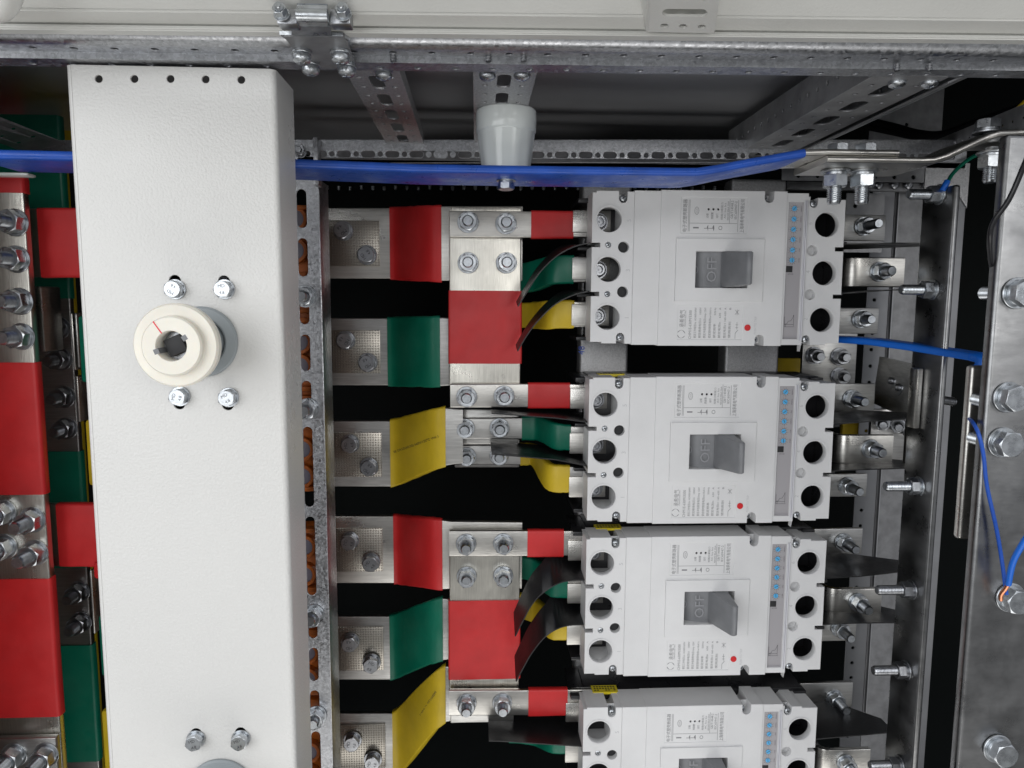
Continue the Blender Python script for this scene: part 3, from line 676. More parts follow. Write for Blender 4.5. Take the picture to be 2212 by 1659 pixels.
link('green sleeved link bar with a joggle, feeding the second breaker', 'green', [(973, 902, 948, .836), (1060, 902, 948, .836), (1120, 901, 948, .836), (1160, 900, 949, .834), (1180, 906, 956, .818), (1200, 915, 968, .804), (1230, 919, 970, YB), (1310, 921, 969, YB)], 1127, 1232, ((1004, 925), (1079, 924)), m='tindull')
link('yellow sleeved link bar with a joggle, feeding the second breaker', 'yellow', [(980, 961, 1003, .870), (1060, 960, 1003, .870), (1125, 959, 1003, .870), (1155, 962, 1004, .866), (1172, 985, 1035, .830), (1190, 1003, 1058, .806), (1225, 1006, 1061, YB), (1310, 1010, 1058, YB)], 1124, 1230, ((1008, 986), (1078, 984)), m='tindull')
link('red sleeved link bar feeding the third breaker from the top', 'red', [(971, 1145, 1200, YB), (1150, 1145, 1200, YB), (1300, 1145, 1199, YB)], 1139, 1217, ((1007, 1174), (1087, 1173)), bolts_len=.006)
link('green sleeved link bar mostly hidden behind a curved black barrier, feeding the third breaker', 'green', [(1085, 1200, 1245, .850), (1135, 1203, 1248, .845), (1165, 1215, 1262, .835), (1190, 1232, 1284, .806), (1215, 1236, 1288, YB), (1300, 1238, 1287, YB)], 1100, 1226, ())
link('yellow sleeved link bar peeping out under the curved black barriers of the third breaker', 'yellow', [(1085, 1280, 1330, .850), (1135, 1285, 1335, .845), (1165, 1300, 1350, .835), (1190, 1322, 1376, .806), (1215, 1326, 1379, YB), (1300, 1328, 1378, YB)], 1100, 1231, ())
link('red sleeved link bar feeding the lowest visible breaker', 'red', [(970, 1489, 1543, YB), (1150, 1488, 1543, YB), (1300, 1486, 1539, YB)], 1141, 1225, ((1008, 1518), (1085, 1517)), bolts_len=.008)
link('green sleeved link bar glimpsed at the bottom, feeding the lowest visible breaker', 'green', [(1085, 1560, 1600, .850), (1135, 1562, 1603, .845), (1165, 1570, 1610, .835), (1190, 1575, 1622, .806), (1215, 1578, 1624, YB), (1300, 1580, 1622, YB)], 1100, 1220, ())
# short connector plates behind the links
for lab, x0, y0, x1, y1, Y in (('thin bare plate behind the green link bar of the second breaker', 974, 884, 1120, 960, .842), ('bare plate whose edge shows under the yellow link bar of the second breaker', 982, 950, 1122, 1010, .876),
                          ('bare plate showing just below the lowest red link bar', 973, 1500, 1110, 1561, .812)):
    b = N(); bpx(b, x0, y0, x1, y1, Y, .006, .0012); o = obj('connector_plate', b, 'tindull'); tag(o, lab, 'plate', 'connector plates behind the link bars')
b = N(); bpx(b, 975, 446, 1127, 466, .806, .005, .0012); o = obj('connector_plate', b, 'tin'); tag(o, 'bare plate edge showing above the highest red link bar', 'plate', 'connector plates behind the link bars')

# ------------------------------------------------------------------ slotted upright and orange clamps
su = thing('slotted_upright', 'galvanised upright with tall slots right beside the white post', 'upright', P(670, 1659, .75))
YU = .750
ua = P(692, 500, YU).x
def uz(py): return P(665, py, YU).z
def ux(px, py): return P(px, py, YU).x
uc = ux(651.5, 450)
hs = []
for y0, y1, xc in ((408, 493, 651), (514, 598, 655), (617, 701, 659.5), (722, 802, 662.5), (822, 905, 665), (921, 1096, 668.5), (1115, 1287, 672), (1305, 1380, 676.5), (1399, 1472, 678), (1491, 1562, 680), (1580, 1760, 682)):
    z0_, z1_ = uz(y1), uz(y0); hs.append(slot(uc, (z0_+z1_)/2, .0105, z1_-z0_))
ztop = uz(385); zbot = uz(1850)
p = plate(rect(ua-.045, ua-.0012, zbot, ztop), hs, YU, .0020, .0004)
T = N(); box(T, ua-.0022, ua-.0001, YU+.0004, YU+.045, zbot, ztop, .0009); join(p, T)
obj('upright_face', p, 'galv', su)
for x, y in ((659, 640), (664, 883), (674, 1327), (680, 1545)):
    q = P(x, y, YU); fix(su, 'stud', .0115, Vector((uc+.0015, YU-.0002, q.z)), length=.004, m='zinc', rot=y)
def clamp(lab, y0, y1, discs, bands):
    Yc = .800
    t = thing('insulating_clamp', lab, 'clamp', P(655, y1, Yc), 'orange insulating clamps behind the slotted upright')
    b = N(); bpx(b, 600, y0, 690, y1, Yc, .03, .001); obj('clamp_body', b, 'orange', t)
    for ya, yb in bands:
        b = N(); bpx(b, 602, ya, 688, yb, Yc-.012, .012, .0008); obj('rib', b, 'orange', t)
    for x, y in discs:
        q = P(x, y, Yc-.001); b = N()
        lathe(b, [(.0095, 0), (.0095, .008), (.0100, .0085), (.0128, .0085), (.0133, .008), (.0133, 0)], 40, Matrix.Translation(q) @ Matrix.Rotation(math.pi/2, 4, 'X')); obj('ring', b, 'orange', t)
        b = N(); lathe(b, [(.0094, 0), (.0094, .0055), (0, .006)], 40, Matrix.Translation(q) @ Matrix.Rotation(math.pi/2, 4, 'X')); obj('plug', b, 'pvc', t)
clamp('upper orange insulating clamp seen through the slots of the upright', 443, 1062, ((640, 474), (641, 542), (650, 738), (651, 790), (655, 968), (656, 1026)), ((443, 452), (588, 598), (667, 676), (686, 697), (722, 726), (835, 845), (855, 868), (922, 928), (1053, 1062)))
clamp('lower orange insulating clamp seen through the slots of the upright', 1142, 1780, ((660, 1177), (660, 1237), (666, 1405), (666, 1460), (670, 1618), (670, 1672)), ((1143, 1152), (1270, 1280), (1342, 1352), (1362, 1372), (1492, 1503), (1512, 1526)))

# ------------------------------------------------------------------ rails carrying the breakers
for lab, xl, xr, yr in (('galvanised mounting rail behind the left ends of the breakers', 1252, 1357, 770), ('galvanised mounting rail behind the middle of the breakers', 1566, 1683, 770)):
    YR_ = .864; a = P(xl, yr, YR_).x; c = P(xr, yr, YR_).x
    b = N(); box(b, a, c, YR_, YR_+.028, -.70, P(xl, 385, YR_).z, .004, 4); o = obj('mounting_rail', b, 'galvm', sharp=50); tag(o, lab, 'rail', 'mounting rails behind the breakers')
    if xl < 1300:
        b = N(); text(b, '48', .011, P(1256, 757, YR_-.0001), (0, 0, 1), (-1, 0, 0), .0001); k = obj('pen_mark', b, 'blueink', o)

# ------------------------------------------------------------------ circuit breakers
BX, BY = .1215, .760
def arc(cx, cz, r, a0, a1, n=8): return [(cx+r*math.cos(math.radians(a0+(a1-a0)*i/n)), cz+r*math.sin(math.radians(a0+(a1-a0)*i/n))) for i in range(n+1)]
def mm(pts): return [(x/1000, -v/1000) for x, v in pts]
def oc(x, v, r, n=30): return [(x+r*math.cos(2*math.pi*i/n), v+r*math.sin(2*math.pi*i/n)) for i in range(n)]
EX, EY = (0, 0, 1), (-1, 0, 0)         # lettering runs upward
def make_breaker():
    t = thing('circuit_breaker', '', 'circuit breaker', (0, 0, 0), 'grey circuit breakers stacked in a column')
    def part(name, bm, m, parent=None, sharp=35, **k): return obj(name, bm, m, parent or t, sharp, local=True, **k)
    # black base
    b = N(); box(b, .006, .2706, .0405, .100, -.160, -.003, .0012)
    for v0, v1 in ((4, 9), (56, 60), (107, 111), (155, 159)): box(b, -.011, .012, .034, .100, -v1/1000, -v0/1000, .0006); box(b, .258, .2725, .034, .100, -v1/1000, -v0/1000, .0006)
    part('base', b, 'bbody')
    # left terminal cover with its bores
    def scal(x, v, r, top): return [(x-r, v)]+[(x+r*math.cos(math.radians(a)), v+(1 if top else -1)*r*math.sin(math.radians(a))) for a in range(170, 0, -20)]+[(x+r, v)]
    o = [(0, 3), (4, 3), (4, 1.2), (27, 1.2)]+[(27.2, 8)]+[(32+4.9*math.cos(math.radians(a)), 8.5+4.9*math.sin(math.radians(a))) for a in range(180, -1, -20)]+[(37, 1.8), (44, 1.8), (44, 160.3), (37, 160.3)]
    o += [(32+4.9*math.cos(math.radians(a)), 153.6-4.9*math.sin(math.radians(a))) for a in range(0, 181, 20)]+[(27, 160), (12, 160), (12, 158.4), (0, 158.4)]
    o += [(0, 110.8), (9, 110.8), (9, 105.2), (0, 105.2), (0, 59.4), (9, 59.4), (9, 53.8), (0, 53.8)]
    hl_ = [oc(17.6, v, 13.6, 40) for v in (30.3, 82, 132.7)]+[oc(33.4, v, 6.3, 24) for v in (58.7, 105.6)]+[oc(17.2, v, 3.7, 20) for v in (56.4, 107.9)]
    p = plate(mm(o), [mm(h) for h in hl_], .0030, .0080, .0005)
    join(p, plate(mm(o), [mm([(1.5, a_), (31 if k_ != 1 else 42, a_), (31 if k_ != 1 else 42, c_), (1.5, c_)]) for k_, (a_, c_) in enumerate(((15, 50), (63, 101), (115, 146)))], .0108, .0297, .0004)); part('terminal_cover', p, 'case')
    for v in (30.3, 82, 132.7):
        b = N(); lathe(b, [(.0136, 0), (.0148, .0002), (.0152, .0007), (.0152, .0009), (.0136, .0009)], 48, Matrix.Translation((.0176, .0033, -v/1000)) @ Matrix.Rotation(math.pi/2, 4, 'X')); part('bore_rim', b, 'case')
    # terminals at the bottom of the bores
    for v in (30.3, 82, 132.7):
        b = N(); box(b, -.016, .0262, .0395, .0435, -(v+10)/1000, -(v-14)/1000, .0008); tm = part('terminal', b, 'tinh')
        b = N(); M4 = Matrix.Translation((.0125, .0395, -(v-1)/1000)) @ Matrix.Rotation(math.pi/2, 4, 'X')
        lathe(b, [(.0104, 0), (.0104, .001), (.0100, .0014), (.0085, .0014), (.0085, .0035), (.0072, .0038), (.0070, .0085), (.0062, .0092), (.0044, .0092), (.0042, .0050), (0, .0050)], 36, M4)
        part('socket_bolt', b, 'zincd', tm)
        b = N(); lathe(b, [(.0041, .0051), (0, .0051)], 6, M4); lathe(b, [(.0009, .0051), (.0009, .0062), (0, .0064)], 10, M4); part('socket', b, 'zincd', tm)
    for v in (58.7, 105.6):
        b = N(); lathe(b, [(.0061, 0), (.0061, .0006), (0, .0006)], 24, Matrix.Translation((.0334, .0106, -v/1000)) @ Matrix.Rotation(math.pi/2, 4, 'X')); part('bore_shade_disc', b, 'ink')  # black discs stand in for the shade inside the small bores
    # right terminal cover
    o = [(230, 4.5), (232.5, 4.5)]+[(236.8+4.9*math.cos(math.radians(a)), 11+4.9*math.sin(math.radians(a))) for a in range(180, -1, -20)]+[(241.8, 5.6), (253, 5.6), (253, 7.4), (271, 7.4)]
    o += [(271, 56), (262, 56), (262, 61.5), (271.3, 61.5), (271.6, 106.6), (262.5, 106.6), (262.5, 112), (271.6, 112), (271.6, 159), (257, 159), (257, 161), (240.6, 161)]
    o += [(235.6+4.9*math.cos(math.radians(a)), 155.5-4.9*math.sin(math.radians(a))) for a in range(0, 181, 20)]+[(230, 161)]
    hl_ = [oc(252, v, 13.4, 40) for v in (33, 84.2, 134.4)]
    p = plate(mm(o), [mm(h) for h in hl_]+[mm(oc(237.6, v, 6.2, 24)) for v in (60.4, 107.2)], .0034, .0080, .0005)
    sh = [(230.2, 19)]+o[o.index((241.8, 5.6)):-11]+[(240.6, 150), (230.2, 147)]
    join(p, plate(mm(sh), [mm([(235.8, v-17.7), (270.4, v-17.7), (270.4, v+17.7), (235.8, v+17.7)]) for v in (33, 84.2, 134.4)], .0113, .0292, .0003)); part('terminal_cover', p, 'case')
    for v in (33, 84.2, 134.4):
        b = N(); lathe(b, [(.0134, 0), (.0146, .0002), (.0150, .0007), (.0150, .0009), (.0134, .0009)], 48, Matrix.Translation((.252, .0037, -v/1000)) @ Matrix.Rotation(math.pi/2, 4, 'X')); part('bore_rim', b, 'case')
        b = N(); fr = plate(mm([(236, v-17.5), (270.2, v-17.5), (270.2, v+17.5), (236, v+17.5)]), [mm([(237, v-16.5), (269.2, v-16.5), (269.2, v+16.5), (237, v+16.5)])], .0118, .0285, .0002); join(b, fr); part('pole_chamber', b, 'bbody')
        b = N(); M4 = Matrix.Translation((.2420, .0400, -v/1000)) @ Matrix.Rotation(math.pi/2, 4, 'X'); lathe(b, [(.0085, -.002), (.0085, .002), (.006, .004), (.006, .009), (0, .009)], 24, M4); part('terminal_bolt', b, 'zincd')
    for v in (60.4, 107.2):
        b = N(); lathe(b, [(.0062, .0), (.0062, -.012), (0, -.0125)], 24, Matrix.Translation((.2376, .0037, -v/1000)) @ Matrix.Rotation(math.pi/2, 4, 'X')); part('small_bore', b, 'case')
    # middle covers
    p = plate(mm([(44.3, .8), (72, .8), (72, 161.2), (44.3, 161.2)]), [], .0012, .039, .0006)
    join(p, plate(mm([(44.3, 1.6), (47, 1.6), (47, 160.4), (44.3, 160.4)]), [], .0023, .03, .0003)); part('step_cover', p, 'case')
    o = [(72.2, 0), (181.5, 0), (181.5, 5)]+[(187+5.5*math.cos(math.radians(a)), 6.5+5.5*math.sin(math.radians(a))) for a in range(180, -1, -20)]+[(192.6, 0), (205.8, 0), (205.8, 162), (188.2, 162)]
    o += [(182.7+5.5*math.cos(math.radians(a)), 155.5-5.5*math.sin(math.radians(a))) for a in range(0, 181, 20)]+[(177.2, 162), (72.2, 162)]
    tp, bt = [(92.5, 6), (165, 6), (165, 44.3), (92.5, 44.3)], [(92.5, 119.6), (164, 119.6), (164, 156.5), (92.5, 156.5)]
    win = [(109.5, 62), (167, 62), (167, 101.4), (109.5, 101.4)]
    dots = [oc(x, 18.7, 1.35, 14) for x in (122.5, 127.6, 132.8)]
    p = plate(mm(o), [mm(tp), mm(bt), mm(win)], .0, .040, .0006)
    join(p, plate(mm([(c[0], c[1]) for c in tp]), [mm(h) for h in dots], .0006, .0015, .0001)); join(p, plate(mm(bt), [], .0006, .0015, .0001)); part('front_cover', p, 'case')
    b = N(); box(b, .120, .135, .003, .0032, -.021, -.016); part('indicator_well', b, 'ink')
    p = plate(mm([(89, 49.7), (183, 49.7), (183, 114.5), (89, 114.5)]), [mm(win)], -.0018, .0022, .0005); part('toggle_frame', p, 'case')
    b = N(); box(b, .1090, .168, .030, .031, -.102, -.061); part('window_back', b, 'ink')
    # the toggle: drum and paddle
    T = N(); k = 14; va = []; vb = []
    for i in range(k+1):
        a = math.radians(-44+i*88/k); x = .137+.042*math.sin(a); y = .046-.042*math.cos(a)
        va.append(T.verts.new((x, y, -.0625))); vb.append(T.verts.new((x, y, -.1008)))
    for i in range(k): T.faces.new((va[i], va[i+1], vb[i+1], vb[i]))
    va2 = T.verts.new((.137, .05, -.0625)); vb2 = T.verts.new((.137, .05, -.1008)); T.faces.new(va+[va2]); T.faces.new(vb[::-1]+[vb2])
    tg = part('toggle', T, 'toggle', sharp=50)
    prof = [(.1385, .006), (.1400, -.001), (.1515, -.0345), (.1530, -.0368), (.1555, -.0376), (.1578, -.0366), (.1586, -.034), (.1600, .006)]
    T = N(); lv = []
    for f, ins_ in ((0, .0014), (.0012, .0), (1, 0), (1.0, .0014)):
        ring = []
        for x, y in prof:
            s = max(0, min(1, (.004-y)/.04)); z0_ = -.0625-.0022*s; z1_ = -.1003+.0022*s
            if f == 0: z = z0_
            elif f == .0012: z = z0_-.0012
            elif ins_ == 0: z = z1_+.0012
            else: z = z1_
            cx_ = .149+(-.034-.0)*0
            ring.append(T.verts.new((x+(cx_-x)*.12*(ins_ > 0), y+(.001 if ins_ > 0 else 0), z)))
        lv.append(ring)
    for a, c in zip(lv, lv[1:]):
        for i in range(len(a)-1): T.faces.new((a[i], a[i+1], c[i+1], c[i]))
    T.faces.new(lv[0][::-1]); T.faces.new(lv[-1]); part('paddle', T, 'toggle', tg, sharp=40)
    b = N(); text(b, 'OFF', .0148, (.1285, .0024, -.0815), EX, EY, .0, wid=.026); o2 = part('raised_lettering', b, 'emboss', tg); o2.data.materials[0] = M_['togtext']
    b = N(); text(b, 'O', .0100, (.1128, .0098, -.0815), EX, (-.9, .43, 0), .0, wid=.009); o2 = part('raised_lettering', b, 'emboss', tg); o2.data.materials[0] = M_['togtext']
    # screws
    for x, v in ((32, 7.7), (32, 154.4), (17.2, 56.4), (17.2, 107.9), (236.8, 11), (235.6, 155.6), (183.6, 7), (179.4, 156)):
        b = N(); M4 = Matrix.Translation((x/1000, .0078, -v/1000)) @ Matrix.Rotation(math.pi/2, 4, 'X')
        lathe(b, [(.0034, -.006), (.0034, .003), (.0030, .0036), (.0015, .0044), (0, .0046)], 20, M4); sc_ = part('cover_screw', b, 'zinc')
        b = N()
        for a in (.5, .5+math.pi/2):
            T = N(); box(T, -.0019, .0019, -.0004, .0004, .0036, .0048); join(b, T, M4 @ Matrix.Rotation(a, 4, 'Z'))
        part('cross_recess', b, 'marking', sc_)
    # floors of the screw pockets
    for x0_, x1_, z0_, z1_ in ((.026, .038, -.0145, -.003), (.026, .038, -.1585, -.147), (.2315, .242, -.018, -.006), (.2305, .241, -.160, -.149), (.181, .193, -.013, -.002), (.177, .1885, -.1605, -.149)):
        b = N(); box(b, x0_, x1_, .0145, .0155, z0_, z1_); part('pocket_floor', b, 'case')
    # trip unit
    p = plate(mm([(206, 1.2), (229.8, 1.2), (229.8, 161.2), (206, 161.2)]), [mm([(208.6, 9.5), (226, 9.5), (226, 155.6), (208.6, 155.6)])], .0018, .038, .0004)
    tu = part('trip_unit', p, 'case')
    b = N(); box(b, .2084, .2262, .0040, .0050, -.1558, -.0093); part('dial_panel', b, 'strip', tu)
    b = N(); box(b, .2262, .2274, .0006, .0020, -.1572, -.0085, .0003); box(b, .2279, .2293, .0004, .0020, -.157, -.0085, .0003); part('clear_rail', b, 'lens', tu)
    ink = N()
    for v in (16.6, 27.6, 38.4, 49.1, 60.1, 70.8):
        b = N(); M4 = Matrix.Translation((.2160, .0040, -v/1000)) @ Matrix.Rotation(math.pi/2, 4, 'X')
        lathe(b, [(.0026, 0), (.0026, .0006), (0, .0006)], 20, M4); part('dial', b, 'dial', tu)
        for i in range(11):
            a = math.radians(20+i*32); T = N(); box(T, .0029, .0041, -.00017, .00017, .0002, .0003); join(ink, T, M4 @ Matrix.Rotation(a, 4, 'Z'))
            text(ink, '.%d' % (i % 10), .0012, (.2160+.0050*math.cos(a), .00385, -v/1000+.0050*math.sin(a)), EX, EY, .0)
        T = N(); box(T, -.0021, .0021, -.0002, .0002, .0006, .0008); join(ink, T, M4 @ Matrix.Rotation(v, 4, 'Z'))
    for s, v in (('Ir0(×Ir1)', 16.6), ('Ir3(×Ir1)', 27.6), ('t2(s)', 38.4), ('Ir2(×Ir1)', 49.1), ('t1(s)', 60.1), ('Ir1(A)', 70.8)): text(ink, s, .0018, (.2237, .0038, -v/1000), EX, EY, .0)
    text(ink, 'TEST', .0014, (.2088, .0038, -.0803), EX, EY, .0, wid=.005); text(ink, 'DC12V', .0017, (.2150, .0038, -.0855), (-1, 0, 0), (0, 0, -1), .0, wid=.006)
    # small trip curve diagram
    def line(x0, v0, x1, v1, w=.00032):
        a = Vector((x0/1000, .00385, -v0/1000)); c = Vector((x1/1000, .00385, -v1/1000)); d = (c-a); n_ = Vector((-d.z, 0, d.x)).normalized()*w/2
        T = [ink.verts.new(q) for q in (a-n_, c-n_, c+n_, a+n_)]; ink.faces.new(T)
    for seg_ in ((211, 131, 211, 142), (211, 142, 222, 142), (211, 139.5, 221, 139.5), (211.5, 139, 214, 138.5), (214, 138.5, 215, 136), (215, 136, 218, 135.5), (218, 135.5, 220, 132), (220, 132, 221, 129), (221, 129, 221, 141), (212.5, 139, 212.5, 142)): line(*seg_)
    part('dial_scale', ink, 'ink', tu)
    b = N(); box(b, .2100, .2168, .0032, .0042, -.0836, -.0770, .0003); part('test_port', b, 'ink', tu)
    b = N(); M4 = Matrix.Translation((.169, .0, -.143)) @ Matrix.Rotation(math.pi/2, 4, 'X'); lathe(b, [(.0034, -.002), (.0034, .0006), (.0031, .0009), (0, .0010)], 28, M4); part('trip_button', b, 'button')
    # lettering
    b = N(); y = .00045; u = lambda x, v: (x/1000, y, -v/1000)
    text(b, '电子式塑壳断路器', .0050, u(97.3, 25.5), EX, EY, .0, wid=.0335)
    text(b, '上海承希电气有限公司', .0050, u(158.6, 25.5), EX, EY, .0, wid=.0345)
    text(b, 'IEC60947-2', .0037, u(151.5, 19.5), EX, EY, .0, wid=.0185); text(b, 'GB/T14048.2', .0037, u(147.4, 18.9), EX, EY, .0, wid=.0185)
    text(b, '400/690 85kA 55kA', .0026, u(143.3, 20.2), EX, EY, .0, wid=.020); text(b, 'AC Icu Ics', .0028, u(140.0, 20.2), EX, EY, .0, wid=.016); text(b, '短路分断能力', .0026, u(136.7, 20.4), EX, EY, .0, wid=.018)
    for s, x in (('过载', 122.5), ('预报警', 127.6), ('运行', 132.8)): text(b, s, .0027, u(x-1.2, 25.5), EX, EY, .0, wid=.0024*len(s))
    def ln(x0, v0, x1, v1, w=.0004):
        a = Vector(u(x0, v0)); c = Vector(u(x1, v1)); d = c-a; n_ = Vector((-d.z, 0, d.x)).normalized()*w/2; b.faces.new([b.verts.new(q) for q in (a-n_, c-n_, c+n_, a+n_)])
    ln(101.2, 9, 101.2, 42); ln(102.4, 9, 102.4, 42); ln(102.4, 33.3, 153.5, 33.3); ln(145, 8, 145, 33.3); ln(154.2, 9, 154.2, 42)
    ln(106.4, 38, 112.4, 38, .0015); ln(118, 38.5, 129, 38.5, .0006)
    for x, s_ in ((121, 1), (127, 1.5)): b.faces.new([b.verts.new(u(*q)) for q in ((x, 37.2), (x+1.6, 33.6+1.2), (x+1.4*s_, 38.2), (x+1.6, 41.6))])
    text(b, 'O', .0060, u(135.6, 38), EX, EY, .0); text(b, 'CCC', .0026, u(109.8, 20.5), EX, EY, .0)
    for k_ in range(24):
        a0, a1 = 2*math.pi*k_/24, 2*math.pi*(k_+1)/24; ln(109.8+2.2*math.cos(a0), 20.5+3.9*math.sin(a0), 109.8+2.2*math.cos(a1), 20.5+3.9*math.sin(a1), .0004)
    text(b, '承希电气', .0058, u(97.6, 133.5), EX, EY, .0, wid=.0185); text(b, 'CHENGXI ELECTRIC', .0022, u(101.2, 133.5), EX, EY, .0, wid=.0175)
    text(b, 'CHM1E-630M/3300', .0042, u(106.6, 140), EX, EY, .0, wid=.0305)
    for s, x in (('额定工作电压Ue  AC400V/690V', 112), ('额定绝缘电压Ui    1000V', 117.2), ('额定冲击耐受电压Uimp 12kV', 122.6), ('额定短时耐受电流Icw10kA/1s', 128), ('额定频率        50Hz', 133.2), ('额定电流In    630   A', 138.5), ('整定电流Ir1 160~630  A', 144.3), ('使用类别          B', 149.6)):
        text(b, s, .0030, u(x, 138), EX, EY, .0, wid=.0325)
    ln(156, 155, 156, 149); ln(156, 149, 159, 145.5, .0005); ln(157.6, 145, 157.6, 137, .0004); ln(156, 143, 159, 143); ln(156, 140, 159, 140); ln(155, 124, 159.5, 129, .0004); ln(159.5, 124, 155, 129, .0004); ln(157.3, 123.6, 157.3, 129.6, .0004)
    # emblem: two interlocking crescents
    for s_ in (0, math.pi):
        q = []
        for k_ in range(13): a = s_+math.radians(20+k_*13); q.append((97.2+4.4*math.cos(a), 150.2+4.4*math.sin(a)))
        for k_ in range(12, -1, -1): a = s_+math.radians(30+k_*10); q.append((97.2+1.4*math.cos(s_+1.6)+2.7*math.cos(a), 150.2+1.4*math.sin(s_+1.6)+2.7*math.sin(a)))
        b.faces.new([b.verts.new(u(*z_)) for z_ in q])
    bmesh.ops.triangulate(b, faces=b.faces[:]); part('printed_text', b, 'print')
    b = N()
    for s, v in (('5', 31), ('3', 83), ('1', 133)): text(b, s, .0065, (.0385, .00285, -v/1000), EX, EY, .0)
    for s, v in (('6', 32), ('4', 83), ('2', 133.5)): text(b, s, .0060, (.2338, .00325, -v/1000), EX, EY, .0)
    text(b, 'PUSH TO TRIP', .0036, (.1775, -.00012, -.1405), EX, EY, .0, wid=.019)
    o2 = part('raised_numbers', b, 'emboss')
    b = N(); box(b, .0150, .0455, .0340, .0495, -.0028, -.00012, .0); stk = part('warning_sticker', b, 'sticker')
    b = N()
    for j in range(3):
        for i in range(8):
            if random.random() < .85: box(b, .0175+i*.0033, .0198+i*.0033, .0375+j*.0038, .0396+j*.0038, -.0002, -.00006)
    part('sticker_print', b, 'ink', stk)
    return t
M_['togtext'] = mat('raised_toggle_letters', (0.265, 0.27, 0.285), 0, 0.4)
cm = M_['case'].node_tree; gp_ = cm.nodes.new('ShaderNodeNewGeometry')
for nd in cm.nodes:
    if nd.type == 'MAPPING': cm.links.new(gp_.outputs['Position'], nd.inputs[0])
M_['emboss'].node_tree.nodes['Principled BSDF'].inputs['Base Color'].default_value = (0.52, 0.52, 0.53, 1)
def copy_tree(o, parent=None):
    c = o.copy(); COL.objects.link(c)
    if parent: c.parent = parent
    for ch in list(o.children): copy_tree(ch, c)
    return c
proto = make_breaker()
tops = [P(1430, 411, BY).z, P(1416, 814.8, BY).z, P(1407, 1161, BY).z, P(1399, 1528, BY).z]
labs = ['topmost grey circuit breaker, right under the blue bar, set to OFF', 'second grey circuit breaker from the top, above the one with a full yellow sticker',
        'third grey circuit breaker from the top, its yellow sticker near the upper left corner', 'lowest grey circuit breaker, cut by the bottom edge of the picture']
brk_ = [proto]+[copy_tree(proto) for _ in range(3)]
for o, z, l in zip(brk_, tops, labs): o.location = (BX, BY, z); o['label'] = l

# ------------------------------------------------------------------ outgoing terminals on the right
GT = 'outgoing terminal bars at the right of the breakers'
def outbar(lab, x0, x1, y0, y1, Y, bolt, tiplen, th=.006, m='tindull', bend=False):
    t = thing('terminal_bar', lab, 'busbar', P(x1, y1, Y), GT)
    if not bend:
        b = N(); a = P(x0, (y0+y1)/2, Y); c = P(x1, (y0+y1)/2, Y); zt = P((x0+x1)/2, y0, Y).z; z_ = P((x0+x1)/2, y1, Y).z
        box(b, .385, c.x, Y, Y+th, z_, zt, .0010); obj('bar', b, m, t)
    else:
        zt = P((x0+x1)/2, y0, Y).z; z_ = P((x0+x1)/2, y1, Y).z; c = (zt+z_)/2; xa = P(x0, y0, Y).x; xb = P(x1, y0, Y).x
        pts = [Vector((.385, .862, c)), Vector((xa+.004, .862, c)), Vector((xa+.0035, .856, c))]
        pts = [(xa+.0035, Y+.075), (xa+.0035, Y+.016), (xa+.0045, Y+.0105), (xa+.0075, Y+.0062), (xa+.012, Y+.0040), (xa+.018, Y+.0035), (xb, Y+.0035)]
        b = N(); ribbon(b, [(Vector((x, y, c)), zt-z_) for x, y in pts], .0065, Vector((0, 0, 1)), .0012); obj('bar', b, 'tinh', t, sharp=50)
    fix(t, 'stud', .0112, P(bolt[0], bolt[1], Y), length=tiplen, rot=bolt[0]*.7)
    return t
pos = ['topmost', 'second', 'third', 'lowest']
def nm(i, w): return '%s terminal bar of the %s breaker, bolt stud pointing outward' % (w, pos[i]+(' grey' if i in (0, 3) else ''))
outbar(nm(0, 'upper'), 1831, 1913, 464, 520, .845, (1865, 489), .020)
outbar(nm(0, 'lower'), 1817, 1898, 665, 721, .845, (1859, 689), .012)
outbar(nm(1, 'upper'), 1808, 1890, 829, 888, .845, (1839, 861), .018)
outbar(nm(1, 'lower'), 1798, 1873, 1024, 1073, .845, (1829, 1049), .018)
outbar(nm(2, 'upper'), 1774, 1863, 1142, 1198, .845, (1821, 1170), .018)
outbar(nm(2, 'lower'), 1765, 1850, 1338, 1385, .850, (1813, 1357), .016)
outbar(nm(3, 'upper'), 1740, 1842, 1475, 1529, .845, (1802, 1507), .018)
outbar('curved middle terminal bar of the topmost breaker, reaching furthest right', 1828, 1956, 556, 620, .800, (1899, 587), .013, bend=True)
outbar('curved middle terminal bar of the second breaker', 1810, 1931, 940, 1003, .800, (1880, 969), .013, bend=True)
outbar('curved middle terminal bar of the third breaker', 1786, 1906, 1272, 1328, .800, (1852, 1300), .013, bend=True)
outbar('curved middle terminal bar of the lowest breaker, at the bottom edge', 1767, 1881, 1620, 1680, .800, (1826, 1648), .013, bend=True)

